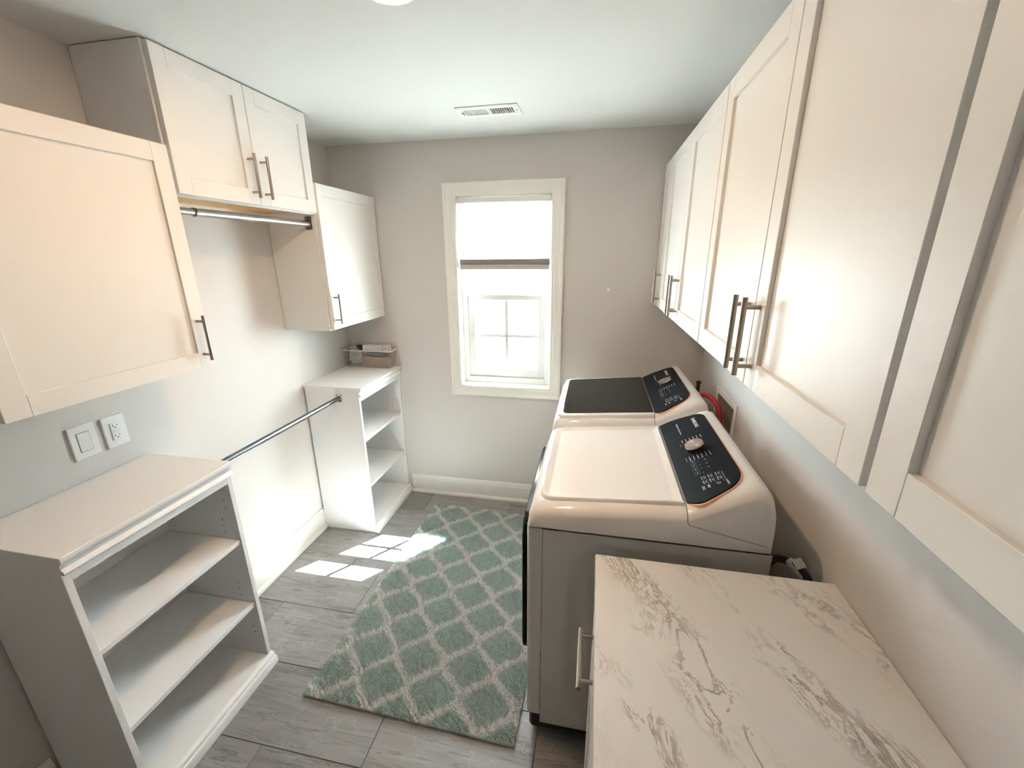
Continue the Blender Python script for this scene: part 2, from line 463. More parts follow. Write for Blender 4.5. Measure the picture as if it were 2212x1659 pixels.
# right wall with the washer outlet recess cut through
OY0, OY1, OZ0, OZ1 = 2.285, 2.560, 0.86, 1.060
struct(boxes('wall_right', [(W, W+0.12, YF, OY0, -0.06, H+0.1), (W, W+0.12, OY1, YB+0.15, -0.06, H+0.1),
                            (W, W+0.12, OY0, OY1, -0.06, OZ0), (W, W+0.12, OY0, OY1, OZ1, H+0.1)], M['wall'], bev=0))
wb = struct(boxes('wall_back', [(0, wx0, YB, YB+0.15, -0.06, H+0.1), (wx1, W, YB, YB+0.15, -0.06, H+0.1),
                           (wx0, wx1, YB, YB+0.15, -0.06, wz0), (wx0, wx1, YB, YB+0.15, wz1, H+0.1)], M['wall'], bev=0))
struct(box('wall_front', (-0.1, W+0.12, YF-0.1, YF, -0.06, H+0.1), M['wall'], bev=0))
# ceiling with the cut-out for the air register
VX0, VX1, VY0, VY1 = 1.072, 1.314, 2.486, 2.564
ceil = struct(boxes('ceiling', [(0, W, YF, VY0, H, H+0.1), (0, W, VY1, YB, H, H+0.1),
                         (0, VX0, VY0, VY1, H, H+0.1), (VX1, W, VY0, VY1, H, H+0.1), (VX0, VX1, VY0, VY1, H+0.09, H+0.1)], M['ceil'], bev=0))

# baseboards with shoe moulding
def bb_prof(s=1):
    return [(0, 0), (s*0.030, 0), (s*0.030, 0.010), (s*0.026, 0.018), (s*0.016, 0.023), (s*0.014, 0.024), (s*0.014, 0.112), (s*0.010, 0.120), (s*0.010, 0.128), (s*0.005, 0.141), (0, 0.145)]
bm = bmesh.new(); prism_y(bm, bb_prof(), 1.488, 2.420); prism_y(bm, bb_prof(), YF, 0.920)
struct(mesh_obj('baseboard_left', bm, M['trim']))
bm = bmesh.new(); prism_x(bm, [(YB - d, z) for d, z in bb_prof()], 0.412, W)
struct(mesh_obj('baseboard_back', bm, M['trim']))
bm = bmesh.new(); prism_y(bm, [(W - d, z) for d, z in bb_prof()], 1.345, YB-0.032)
struct(mesh_obj('baseboard_right', bm, M['trim']))

# small spackle patch on the back wall
bm = bmesh.new(); bmesh.ops.create_icosphere(bm, subdivisions=2, radius=1.0)
for v in bm.verts:
    v.co = Vector((1.820 + v.co.x*0.011, YB - 0.0002 + v.co.y*0.0016, 1.560 + v.co.z*0.009))
mesh_obj('paint_dab', bm, M['trim'], wb, smooth=True)

# ------------------------------------------------------------------ window
win = bpy.data.objects.new('window_1', None); COL.objects.link(win); win.location = (1.16, YB, 0.90); struct(win, 'white single hung window with white casing')
# casing: four mitred boards with a stepped profile
def casing(bm, x0, x1, z0, z1, w):
    prof = [(0, 0.0), (0, 0.010), (0.006, 0.014), (0.018, 0.014), (0.024, 0.017), (w-0.022, 0.020), (w-0.016, 0.024), (w-0.004, 0.024), (w, 0.018), (w, 0.0)]
    # offset 0 = inner edge .. w = outer edge, second = thickness
    def corner(cx, cz, sx, sz):
        return [Vector((cx + sx*o_, YB - t, cz + sz*o_)) for o_, t in prof]
    C4 = [corner(x0, z0, -1, -1), corner(x1, z0, 1, -1), corner(x1, z1, 1, 1), corner(x0, z1, -1, 1)]
    V = [[bm.verts.new(p) for p in c] for c in C4]
    for i in range(4):
        a, b_ = V[i], V[(i+1) % 4]
        for j in range(len(prof)-1):
            bm.faces.new((a[j], a[j+1], b_[j+1], b_[j]))
    bmesh.ops.recalc_face_normals(bm, faces=bm.faces)
bm = bmesh.new(); casing(bm, 0.855, 1.463, 0.902, 2.120, 0.078)
mesh_obj('casing', bm, M['trim'], win)
boxes('jamb', [(wx0, 0.857, YB-0.004, YB+0.15, wz0, wz1), (1.461, wx1, YB-0.004, YB+0.15, wz0, wz1),
               (0.857, 1.461, YB-0.004, YB+0.15, wz0, 0.904), (0.857, 1.461, YB-0.004, YB+0.15, 2.118, wz1)], M['trim'], win, bev=0)
# vinyl frame inside the jamb
fy0, fy1 = YB+0.055, YB+0.145
boxes('vinyl_frame', [(0.857, 0.893, fy0, fy1, 0.904, 2.118), (1.425, 1.461, fy0, fy1, 0.904, 2.118),
                (0.893, 1.425, fy0, fy1, 0.904, 0.945), (0.893, 1.425, fy0, fy1, 2.080, 2.118), (0.893, 1.425, fy0+0.012, fy0+0.03, 0.945, 0.958)], M['vinylw'], win, bev=0.002)
def sash(nm, x0, x1, z0, z1, y0, y1, s, b0, t0, xm, zms):
    fr = boxes(nm, [(x0, x0+s, y0, y1, z0, z1), (x1-s, x1, y0, y1, z0, z1), (x0+s, x1-s, y0, y1, z0, z0+b0), (x0+s, x1-s, y0, y1, z1-t0, z1)], M['vinylw'], win, bev=0.002)
    ym = (y0+y1)/2
    box('muntin', (xm-0.011, xm+0.011, ym-0.005, ym+0.005, z0+b0, z1-t0), M['vinylw'], fr, bev=0.001)
    zz = [z0+b0] + zms + [z1-t0]
    for zm in zms:
        box('muntin', (x0+s, x1-s, ym-0.0048, ym+0.0048, zm-0.011, zm+0.011), M['vinylw'], fr, bev=0.001)
    for a, b_ in ((x0+s, xm-0.011), (xm+0.011, x1-s)):
        for c, d in zip(zz, zz[1:]):
            box('pane', (a, b_, ym-0.0015, ym+0.0015, c, d), M['glass'], fr, bev=0)
sash('lower_sash', 0.895, 1.423, 0.958, 1.518, YB+0.062, YB+0.092, 0.044, 0.044, 0.036, 1.159, [1.238])
sash('upper_sash', 0.894, 1.424, 1.485, 2.080, YB+0.096, YB+0.124, 0.040, 0.034, 0.036, 1.159, [1.78])
box('sash_lock', (1.13, 1.19, YB+0.070, YB+0.090, 1.518, 1.530), M['vinylw'], win, bev=0.002)

# cellular shade, half lowered
sh = thing('cellular_shade', (1.163, YB+0.02, 2.115), 'white cellular shade half lowered inside the window', 'window shade')
box('head_rail', (0.862, 1.456, YB-0.002, YB+0.045, 2.080, 2.112), M['plastic'], sh, bev=0.003)
bm = bmesh.new()
zt, zb = 2.080, 1.745
ncell = 17
pr_f, pr_b = [], []
for i in range(ncell*2+1):
    z = zt + (zb-zt)*i/(ncell*2)
    pr_f.append((YB+(0.006 if i % 2 else 0.018), z)); pr_b.append((YB+(0.038 if i % 2 else 0.026), z))
prism_x(bm, pr_f + pr_b[::-1], 0.870, 1.448)
mesh_obj('pleated_fabric', bm, M['fabric'], sh)
M['rail1'] = mat('shade_rail_dark', (0.20, 0.19, 0.18), 0.4); M['rail2'] = mat('shade_rail_light', (0.47, 0.44, 0.42), 0.4)
br_ = box('bottom_rail', (0.868, 1.450, YB+0.002, YB+0.042, 1.712, 1.745), M['rail1'], sh, bev=0.003); br_['label'] = 'dark grey upper half of the bottom rail'
br_ = box('bottom_rail', (0.868, 1.450, YB-0.002, YB+0.044, 1.680, 1.712), M['rail2'], sh, bev=0.003); br_['label'] = 'light grey lower half of the bottom rail'
bm = bmesh.new(); cyl(bm, (1.159, YB-0.010, 1.706), (1.159, YB+0.004, 1.706), 0.022, 20)
for v in bm.verts: v.co.z = 1.706 + (v.co.z-1.706)*0.45
mesh_obj('pull_tab', bm, M['clear'], sh, smooth=True)

# ------------------------------------------------------------------ outside
g = box('bounce_ground', (-20, 24, YB+0.3, 40, -3.25, -3.05), M['bounce_pale'], bev=0); struct(g)  # unseen ground, made pale to bounce light up through the window onto the ceiling
nh = thing('neighbour_house', (1.0, 12.0, -3.05), 'white sided house with grey shingle roof across the yard, seen through the window', 'house')
bm = bmesh.new()
for i in range(19):
    z = -3.05 + i*0.18
    prism_x(bm, [(12.0, z), (11.975, z), (11.992, z+0.18), (12.0, z+0.18)], -7, 9)
bx(bm, -7, 9, 12.0, 18, -3.05, 0.40)
o_ = mesh_obj('siding_wall', bm, M['siding'], nh); o_['kind'] = 'stuff'
bm = bmesh.new(); prism_x(bm, [(11.6, 0.42), (18.4, 0.42), (15.0, 3.1)], -7.4, 9.4)
mesh_obj('roof', bm, M['roof'], nh)
M['slate'] = mat('blue_grey', (0.014, 0.017, 0.024), 0.5, spec=0.1)
fr = box('window', (-0.72, -0.22, 11.93, 11.985, 0.22, 0.41), M['siding'], nh, bev=0)
box('pane', (-0.65, -0.27, 11.92, 11.93, 0.265, 0.395), M['slate'], fr, bev=0)
bm = bmesh.new(); cyl(bm, (-0.212, 11.97, -0.012), (-0.212, 11.90, -0.012), 0.055, 20)
mesh_obj('wall_lamp', bm, M['slate'], nh, smooth=True)
box('bracket', (-0.315, -0.265, 11.92, 11.97, -0.42, -0.28), M['slate'], nh, bev=0)
for d in ((-1.57, -0.79, 11.90, 11.97, -1.475, -1.445), (-0.675, -0.523, 11.90, 11.97, -1.155, -1.135), (-0.675, -0.523, 11.90, 11.97, -1.455, -1.43), (-0.43, 0.125, 11.90, 11.97, -1.285, -1.265), (-0.43, 0.125, 11.90, 11.97, -1.47, -1.455)):
    box('ledge', d, M['slate'], nh, bev=0)

# ------------------------------------------------------------------ cabinets
def bar_handle(pa, pb, out, parent, off=0.033, post_in=0.021, r=0.006, name='handle'):
    """round bar from pa to pb (points on the door face); out = outward normal"""
    pa, pb, out = Vector(pa), Vector(pb), Vector(out)
    d = (pb-pa).normalized()
    bm = bmesh.new()
    cyl(bm, pa + out*off, pb + out*off, r, 18)
    for q in (pa + d*post_in, pb - d*post_in):
        cyl(bm, q, q + out*off, r*0.8, 12)
    return mesh_obj(name, bm, M['nickel'], parent, smooth=True, origin=(pa+pb)/2)

def shaker_door(parent, xf, xo, ya, yb, z0, z1, name='door', mt_=None, st=0.056, rl=0.058):
    """door in a plane x = const. xf = room-side face, xo = cabinet-side face. Returns the door with its recessed panel"""
    mt_ = mt_ or M['cab']
    lo, hi = min(xf, xo), max(xf, xo)
    s = 1 if xf > xo else -1
    bm = bmesh.new()
    g_ = 0.0004
    bx(bm, lo, hi, ya, ya+st, z0, z1, 0.0010); bx(bm, lo, hi, yb-st, yb, z0, z1, 0.0010)
    bx(bm, lo, hi, ya+st+g_, yb-st-g_, z0, z0+rl, 0.0008); bx(bm, lo, hi, ya+st+g_, yb-st-g_, z1-rl, z1, 0.0008)
    d = mesh_obj(name, bm, mt_, parent, origin=((xf+xo)/2, ya, z0))
    pf = xf - s*0.0085
    a, b_ = min(xo, pf), max(xo, pf)
    box('door_panel', (a+0.001, b_, ya+st-0.001, yb-st+0.001, z0+rl-0.001, z1-rl+0.001), mt_, d, bev=0, origin=((a+b_)/2, (ya+yb)/2, (z0+z1)/2))
    return d

def wall_cabinet(nm, side, ya, yb, z0, z1, doors, label, group=None, woodbottom=False, depth_face=None):
    """doors: list of (ya, yb, z0, z1, handle_y or None, hz0, hz1)"""
    t = 0.016
    if side == 'L':
        xw, xb, xf, xo, xd = 0.002, 0.270, 0.288, 0.290, 0.309
        n = Vector((1, 0, 0))
    else:
        xw, xb, xf, xo, xd = W-0.002, W-0.286, W-0.304, W-0.306, 2.0956
        n = Vector((-1, 0, 0))
    T = thing(nm, ((xw+xf)/2, (ya+yb)/2, z0), label, 'cabinet', group)
    l, h_ = sorted((xw, xb))
    boxes('cabinet_box', [(l, h_, ya, ya+t, z0, z1), (l, h_, yb-t, yb, z0, z1), (l, h_, ya+t, yb-t, z1-t, z1),
                  (min(xw, xw+n.x*0.006), max(xw, xw+n.x*0.006), ya+t, yb-t, z0, z1)], M['cab'], T, bev=0.0008)
    box('bottom_panel', (l, h_, ya+t, yb-t, z0+0.012, z0+0.012+t), M['maple'] if woodbottom else M['cab'], T, bev=0)
    l, h_ = sorted((xb, xf))
    fw = 0.038
    boxes('face_frame', [(l, h_, ya, ya+fw, z0, z1), (l, h_, yb-fw, yb, z0, z1), (l, h_, ya+fw, yb-fw, z0, z0+fw), (l, h_, ya+fw, yb-fw, z1-fw, z1)], M['cab'], T, bev=0.0008)
    for (a, b_, c, d, hy, h0, h1) in doors:
        dd = shaker_door(T, xd, xo, a, b_, c, d)
        if hy is not None:
            bar_handle((xd, hy, h0), (xd, hy, h1), n, dd)
    return T

GL = 'white shaker cabinets on the left wall'
wall_cabinet('wall_cabinet', 'L', 0.962, 1.588, 1.366, 2.136, [(0.970, 1.582, 1.3716, 2.130, 1.546, 1.400, 1.566)],
             'low cream white wall cabinet on the left above the switch and outlet', GL)
wall_cabinet('wall_cabinet', 'L', 1.588, 2.357, 1.976, 2.437, [(1.595, 1.970, 1.9835, 2.433, 1.936, 2.008, 2.176), (1.974, 2.351, 1.9835, 2.433, 2.006, 2.008, 2.176)],
             'high two-door white cabinet touching the ceiling above the upper closet rod', GL, woodbottom=True)
wall_cabinet('wall_cabinet', 'L', 2.357, 2.968, 1.366, 2.136, [(2.368, 2.962, 1.3716, 2.130, 2.400, 1.402, 1.570)],
             'low single-door white cabinet in the far left corner above the clear bin', GL)
GR = 'white shaker cabinets on the right wall'
zb_, zt_ = 1.4799, 2.2413
def hR(y): return (y, 1.508, 1.680)
wall_cabinet('wall_cabinet', 'R', 2.728, 2.968, 1.474, 2.247, [(2.733, 2.958, zb_, zt_, *hR(2.768))],
             'narrow single-door white cabinet on the right beside the window wall', GR)
wall_cabinet('wall_cabinet', 'R', 1.762, 2.727, 1.474, 2.247, [(2.247, 2.723, zb_, zt_, *hR(2.216+0.064)), (1.767, 2.243, zb_, zt_, *hR(2.212))],
             'two-door white cabinet on the right above the washing machine', GR)
wall_cabinet('wall_cabinet', 'R', 0.814, 1.761, 1.474, 2.247, [(1.285, 1.757, zb_, zt_, *hR(1.315)), (0.820, 1.281, zb_, zt_, *hR(1.250))],
             'two-door white cabinet on the right above the dryer, with two handles close to view', GR)
wall_cabinet('wall_cabinet', 'R', -0.13, 0.813, 1.474, 2.247, [(0.340, 0.806, zb_, zt_, *hR(0.372)), (-0.124, 0.336, zb_, zt_, *hR(0.304))],
             'nearest white cabinet cut off by the right edge of the photo', GR)

# ------------------------------------------------------------------ closet rods
rod = thing('closet_rod', (0.25, 1.97, 1.93), 'upper telescoping steel closet rod under the high cabinet', 'closet rod')
bm = bmesh.new(); cyl(bm, (0.25, 1.592, 1.932), (0.25, 1.70, 1.932), 0.0125, 20); mesh_obj('inner_tube', bm, M['steel'], rod, smooth=True)
bm = bmesh.new(); cyl(bm, (0.25, 1.690, 1.932), (0.25, 2.350, 1.932), 0.0150, 20); mesh_obj('outer_tube', bm, M['steel'], rod, smooth=True)
bm = bmesh.new(); cyl(bm, (0.25, 1.686, 1.932), (0.25, 1.692, 1.932), 0.0158, 20); mesh_obj('collar', bm, M['darksteel'], rod, smooth=True)
for ya, yb in ((2.349, 2.3565), (1.589, 1.596)):
    fl_ = box('mount_plate', (0.231, 0.269, ya, yb, 1.906, 1.968), M['darksteel'], rod, bev=0.003)
    ys_ = ya-0.001 if ya > 2 else yb+0.001
    for sx, sz in ((0.241, 1.958), (0.259, 1.958), (0.241, 1.914), (0.259, 1.914)):
        bm = bmesh.new(); cyl(bm, (sx, ys_-0.0012, sz), (sx, ys_+0.0012, sz), 0.0032, 8); mesh_obj('screw', bm, M['steel'], fl_, smooth=True)

rod = thing('closet_rod', (0.245, 1.95, 0.94), 'lower steel closet rod between the two white shelf units', 'closet rod')
bm = bmesh.new(); cyl(bm, (0.245, 1.487, 0.945), (0.245, 2.416, 0.945), 0.0140, 20); mesh_obj('tube', bm, M['rodsteel'], rod, smooth=True)
for ya, yb, ysc in ((2.414, 2.4225, 2.413), (1.4835, 1.492, 1.493)):
    bm = bmesh.new(); cyl(bm, (0.245, ya, 0.948), (0.245, yb, 0.948), 0.030, 28); fg = mesh_obj('flange', bm, M['plastic'], rod, smooth=True)
    for a in (50, 130, -50):
        sx, sz = 0.245+0.0215*math.cos(math.radians(a)), 0.948+0.0215*math.sin(math.radians(a))
        bm = bmesh.new(); cyl(bm, (sx, ysc-0.0012, sz), (sx, ysc+0.0012, sz), 0.0035, 8); mesh_obj('screw', bm, M['dark'], fg, smooth=True)
box('saddle', (0.231, 0.259, 2.405, 2.416, 0.923, 0.937), M['darksteel'], rod, bev=0.002)

# ------------------------------------------------------------------ shelf units
def shelf_unit(y0):
    w = 0.552
    T = thing('shelf_unit', (0.20, y0 + w/2, 0), '', 'shelf unit', 'white laminate shelf units on the left')
    y1 = y0 + w
    s = 0.019
    for a in (y0, y1-s):
        box('side_panel', (0.014, 0.377, a, a+s, 0, 1.000), M['shelfw'], T, bev=0.0012, origin=(0.2, a, 0))
    box('back_panel', (0.014, 0.022, y0+s, y1-s, 0.02, 1.0), M['shelfw'], T, bev=0)
    box('top_panel', (0.002, 0.397, y0-0.002, y1+0.002, 1.000, 1.0135), M['shelfw'], T, bev=0.0015)
    bm = bmesh.new()
    prism_y(bm, [(0.377, 1.0), (0.394, 1.0), (0.393, 0.994), (0.386, 0.990), (0.382, 0.982), (0.383, 0.974), (0.390, 0.968), (0.393, 0.962), (0.390, 0.956), (0.377, 0.956)], y0, y1)
    mesh_obj('crown_moulding', bm, M['shelfw'], T, smooth=True)
    box('top_rail', (0.350, 0.3765, y0+s, y1-s, 0.925, 1.0), M['shelfw'], T, bev=0)
    for z in (0.666, 0.347):
        box('shelf', (0.024, 0.371, y0+s+0.001, y1-s-0.001, z-0.019, z), M['shelfw'], T, bev=0.001, origin=(0.2, y0+w/2, z))
    box('bottom_panel', (0.024, 0.377, y0+s, y1-s, 0.034, 0.053), M['shelfw'], T, bev=0.001)
    bm = bmesh.new()
    prism_y(bm, [(0.377, 0.0), (0.405, 0.0), (0.405, 0.030), (0.401, 0.036), (0.395, 0.038), (0.392, 0.050), (0.387, 0.054), (0.377, 0.056)], y0-0.001, y1+0.001)
    mesh_obj('base_moulding', bm, M['shelfw'], T, smooth=True)
    # peg holes drilled in the side panels
    for side_y, nrm in ((y0+s, 1), (y1-s, -1)):
        bm = bmesh.new()
        for x in (0.058, 0.309, 0.338):
            for z in ((0.845, 0.814) if x > 0.33 else (0.756, 0.724, 0.692)):
                cyl(bm, (x, side_y, z), (x, side_y+nrm*0.0004, z), 0.0026, 8)
            for z in ((0.212, 0.180) if x > 0.33 else (0.441, 0.409, 0.377)):
                cyl(bm, (x, side_y, z), (x, side_y+nrm*0.0004, z), 0.0026, 8)
        ph = mesh_obj('peg_holes', bm, M['hole'], T); ph['kind'] = 'stuff'
    return T
def dup(root, dy, label):
    r = root.copy(); COL.objects.link(r); r.location.y += dy; r['label'] = label
    for ch in list(root.children):
        c = ch.copy(); COL.objects.link(c); c.parent = r
        for g in ch.children:
            d = g.copy(); COL.objects.link(d); d.parent = c
    return r
s1 = shelf_unit(0.9285)
s1['label'] = 'near white shelf unit below the light switch, cut by the bottom left corner'
s2 = dup(s1, 2.4165-0.9285, 'far white shelf unit in the corner with the clear bin on top')

# ------------------------------------------------------------------ wall plates
def plate(nm, y0, y1, z0, z1, label, cat):
    T = thing(nm, (0, (y0+y1)/2, (z0+z1)/2), label, cat)
    bm = bmesh.new(); bx(bm, 0.0005, 0.0075, y0, y1, z0, z1, 0.0025)
    mesh_obj('cover_plate', bm, M['plastic'], T)
    return T
T = plate('light_switch', 1.250, 1.332, 1.091, 1.212, 'white paddle light switch on the left wall, nearer of the two plates', 'light switch')
box('paddle', (0.0075, 0.0098, 1.272, 1.310, 1.118, 1.186), M['plastic'], T, bev=0.0012)
boxes('paddle_gap', [(0.0070, 0.0078, 1.2705, 1.3115, 1.1165, 1.1875)], M['printdim'], T, bev=0)
T = plate('power_outlet', 1.353, 1.430, 1.090, 1.211, 'white double power outlet on the left wall, farther of the two plates', 'power outlet')
ins = box('receptacle', (0.0075, 0.0105, 1.3755, 1.4085, 1.117, 1.184), M['plastic'], T, bev=0.0012)
for ya_, yb_ in ((1.380, 1.391), (1.394, 1.405)):
    box('test_button', (0.0105, 0.0118, ya_, yb_, 1.1465, 1.1545), M['paper'], T, bev=0.0004)
bm = bmesh.new()
for zc in (1.170, 1.132):
    bx(bm, 0.0102, 0.0108, 1.3835, 1.3855, zc-0.001, zc+0.007); bx(bm, 0.0102, 0.0108, 1.3975, 1.3995, zc, zc+0.006)
    cyl(bm, (0.0102, 1.3915, zc-0.006), (0.0108, 1.3915, zc-0.006), 0.0024, 10)
mesh_obj('slots', bm, M['hole'], ins)['kind'] = 'stuff'

# ------------------------------------------------------------------ ceiling register
T = thing('air_register', (1.193, 2.525, H), 'white metal air register on the ceiling in front of the window', 'air vent')
boxes('frame', [(1.041, 1.345, 2.447, VY0, H-0.005, H-0.0002), (1.041, 1.345, VY1, 2.603, H-0.005, H-0.0002),
                (1.041, VX0, VY0, VY1, H-0.005, H-0.0002), (VX1, 1.345, VY0, VY1, H-0.005, H-0.0002), (1.186, 1.200, VY0, VY1, H-0.005, H-0.0002)], M['trim'], T, bev=0.001)
bm = bmesh.new()
for i in range(10):
    x = VX0 + 0.004 + i*0.0114
    prism_y(bm, [(x, H-0.004), (x+0.0016, H-0.004), (x+0.0100, H+0.010), (x+0.0084, H+0.010)], VY0, VY1)
for i in range(10):
    x = 1.201 + i*0.0114
    prism_y(bm, [(x, H-0.004), (x+0.0030, H-0.004), (x+0.0030, H-0.0005), (x, H-0.0005)], VY0, VY1)
lv = mesh_obj('louvres', bm, M['trim'], T); lv['kind'] = 'stuff'
bm = bmesh.new(); bx(bm, VX0+0.001, VX1-0.001, VY0+0.001, VY1-0.001, H+0.03, H+0.085)
mesh_obj('duct_boot', bm, M['dark'], T)
for x, y in ((1.056, 2.525), (1.330, 2.525)):
    bm = bmesh.new(); cyl(bm, (x, y, H-0.0065), (x, y, H-0.004), 0.0035, 10)
    mesh_obj('screw', bm, M['darksteel'], T)
box('damper_lever', (1.064, 1.067, 2.507, 2.540, H-0.010, H-0.005), M['darksteel'], T, bev=0)

# ------------------------------------------------------------------ ceiling lamp
LX, LY = 1.176, 1.518
T = thing('ceiling_lamp', (LX, LY, H), 'small glowing round lamp on the ceiling at the top edge of the photo', 'ceiling lamp')
bm = bmesh.new(); cyl(bm, (LX, LY, H-0.007), (LX, LY, H-0.0002), 0.074, 36, 0.080); mesh_obj('trim_ring', bm, M['trim'], T, smooth=True)
bm = bmesh.new()
n, rr, hh = 28, 0.060, 0.005
rings = []
for j in range(7):
    a = (math.pi/2)*j/6
    r_, z_ = rr*math.cos(a), H-0.0065-hh*math.sin(a)
    if j == 6: rings.append([bm.verts.new((LX, LY, z_))])
    else: rings.append([bm.verts.new((LX+r_*math.cos(2*math.pi*i/n), LY+r_*math.sin(2*math.pi*i/n), z_)) for i in range(n)])
for j in range(6):
    for i in range(n):
        if j == 5: bm.faces.new((rings[5][i], rings[5][(i+1) % n], rings[6][0]))
        else: bm.faces.new((rings[j][i], rings[j][(i+1) % n], rings[j+1][(i+1) % n], rings[j+1][i]))
bmesh.ops.recalc_face_normals(bm, faces=bm.faces)
mesh_obj('lens', bm, M['lamp'], T, smooth=True)

# ------------------------------------------------------------------ counter and base cabinets
T = tag(box('countertop', (1.7855, W-0.002, -0.45, 1.3262, 0.8905, 0.9217), M['marble'], bev=0.003, origin=(2.1, 0.4, 0.9217)),
        'white marble-look countertop with grey veins in the right foreground', 'countertop')
def base_cabinet(ya, yb, dlist, label):
    T = thing('base_cabinet', (2.10, (ya+yb)/2, 0), label, 'cabinet', 'white base cabinets under the marble countertop')
    t = 0.016
    boxes('cabinet_box', [(1.826, W-0.002, ya, ya+t, 0.0, 0.8900), (1.826, W-0.002, yb-t, yb, 0.0, 0.8900), (1.826, W-0.002, ya+t, yb-t, 0.10, 0.116), (1.88, 1.896, ya+t, yb-t, 0, 0.10), (W-0.01, W-0.002, ya+t, yb-t, 0.116, 0.89)], M['cab'], T, bev=0.0008)
    boxes('face_frame', [(1.808, 1.826, ya, ya+0.035, 0.1, 0.89), (1.808, 1.826, yb-0.035, yb, 0.1, 0.89), (1.808, 1.826, ya+0.035, yb-0.035, 0.1, 0.14), (1.808, 1.826, ya+0.035, yb-0.035, 0.852, 0.89), (1.808, 1.826, ya+0.035, yb-0.035, 0.68, 0.71)], M['cab'], T, bev=0.0008)
    for a, b_, hd in dlist:
        dr = box('drawer', (1.7875, 1.807, a, b_, 0.705, 0.868), M['cab'], T, bev=0.0015, origin=(1.79, (a+b_)/2, 0.79))
        yc = (a+b_)/2
        bar_handle((1.7875, yc-0.084, 0.800), (1.7875, yc+0.084, 0.800), (-1, 0, 0), dr)
        dd = shaker_door(T, 1.7875, 1.807, a, b_, 0.106, 0.695)
        if hd is not None:
            bar_handle((1.7875, hd, 0.50), (1.7875, hd, 0.668), (-1, 0, 0), dd)
    return T
base_cabinet(0.945, 1.225, [(0.950, 1.218, None)], 'narrow white base cabinet beside the dryer under the countertop')
base_cabinet(-0.03, 0.944, [(0.462, 0.939, 0.49), (-0.025, 0.458, 0.43)], 'wide white base cabinet under the near part of the countertop')

# ------------------------------------------------------------------ washer and dryer
import math as _m
SL = _m.hypot(0.165, 0.085)
S_ = Vector((0.165, 0, 0.085))/SL
NN = Vector((-0.085, 0, 0.165))/SL
MW = 0.690     # machine width

def ptop(x):
    """height of the top cover along its depth (x)"""
    K = [(1.566, 0.935), (1.568, 0.960), (1.575, 0.980), (1.587, 0.995), (1.605, 1.004), (1.80, 1.022), (2.047, 1.0415),
         (2.050, 1.043), (2.215, 1.128), (2.235, 1.134), (2.255, 1.130), (2.275, 1.108), (2.287, 1.070), (2.291, 1.020), (2.292, 0.935)]
    return K

def top_cover(parent, y0, xa=None):
    K = ptop(0)
    st = [(0.0, 0.030, 0.010), (0.004, 0.022, 0.006), (0.012, 0.013, 0.003), (0.024, 0.006, 0.001), (0.040, 0.001, 0.0), (0.055, 0, 0)]
    st = st + [(MW/2, 0, 0)] + [(MW-a, b_, c) for a, b_, c in reversed(st)]
    bm = bmesh.new()
    def sect(t, dz, dx):
        pts = []
        for i, (x, z) in enumerate(K):
            zz = z if i in (0, len(K)-1) else max(0.940, z - dz)
            xx = x + dx if x < 1.62 else (x - dx if x > 2.2 else x)
            pts.append(bm.verts.new((xx, y0 + t, zz)))
        return pts
    R_ = [sect(*s) for s in st]
    for a, b_ in zip(R_, R_[1:]):
        for i in range(len(K)-1):
            bm.faces.new((a[i], a[i+1], b_[i+1], b_[i]))
    for sct in (R_[0], R_[-1]):
        bm.faces.new(sct)
    bmesh.ops.recalc_face_normals(bm, faces=bm.faces)
    o = mesh_obj('top_cover', bm, M['appl'], parent)
    for p in o.data.polygons: p.use_smooth = True
    o.data.set_sharp_from_angle(angle=math.radians(40))
    # joint line between lid area and console
    bm = bmesh.new()
    def zt(t):
        t = min(t, MW-t)
        for (a, da, _), (b_, db, __) in zip(st, st[1:]):
            if a <= t <= b_: return 1.0425 - (da + (db-da)*(t-a)/(b_-a))
        return 1.0425
    ts = [0, 0.004, 0.012, 0.024, 0.04, 0.055, 0.2, MW/2, MW-0.2, MW-0.055, MW-0.04, MW-0.024, MW-0.012, MW-0.004, MW]
    V = [(bm.verts.new((2.0465, y0+t, zt(t)+0.0006)), bm.verts.new((2.0495, y0+t, zt(t)+0.0010))) for t in ts]
    for a, b_ in zip(V, V[1:]): bm.faces.new((a[0], a[1], b_[1], b_[0]))
    # and down the two sides
    for yy in (y0-0.0006, y0+MW+0.0006):
        q = [bm.verts.new(p) for p in ((2.0455, yy, 1.0135), (2.0490, yy, 1.0135), (2.056, yy, 1.003), (2.270, yy, 0.958), (2.270, yy, 0.956), (2.054, yy, 1.001))]
        bm.faces.new(q)
    mesh_obj('seam', bm, M['printdim'], parent)
    return o

def rounded(pts, rad, n=6):
    """round the corners of a closed 2-D polygon; rad per corner"""
    out = []
    N = len(pts)
    for i in range(N):
        p, a, b_ = Vector(pts[i]), Vector(pts[i-1]), Vector(pts[(i+1) % N])
        r = rad[i]
        if r <= 0: out.append(p); continue
        d1, d2 = (a-p), (b_-p)
        r = min(r, d1.length*0.48, d2.length*0.48)
        p1, p2 = p + d1.normalized()*r, p + d2.normalized()*r
        for k in range(n+1):
            t = k/n
            out.append(p1*(1-t)**2 + p*2*t*(1-t) + p2*t*t)
    return out

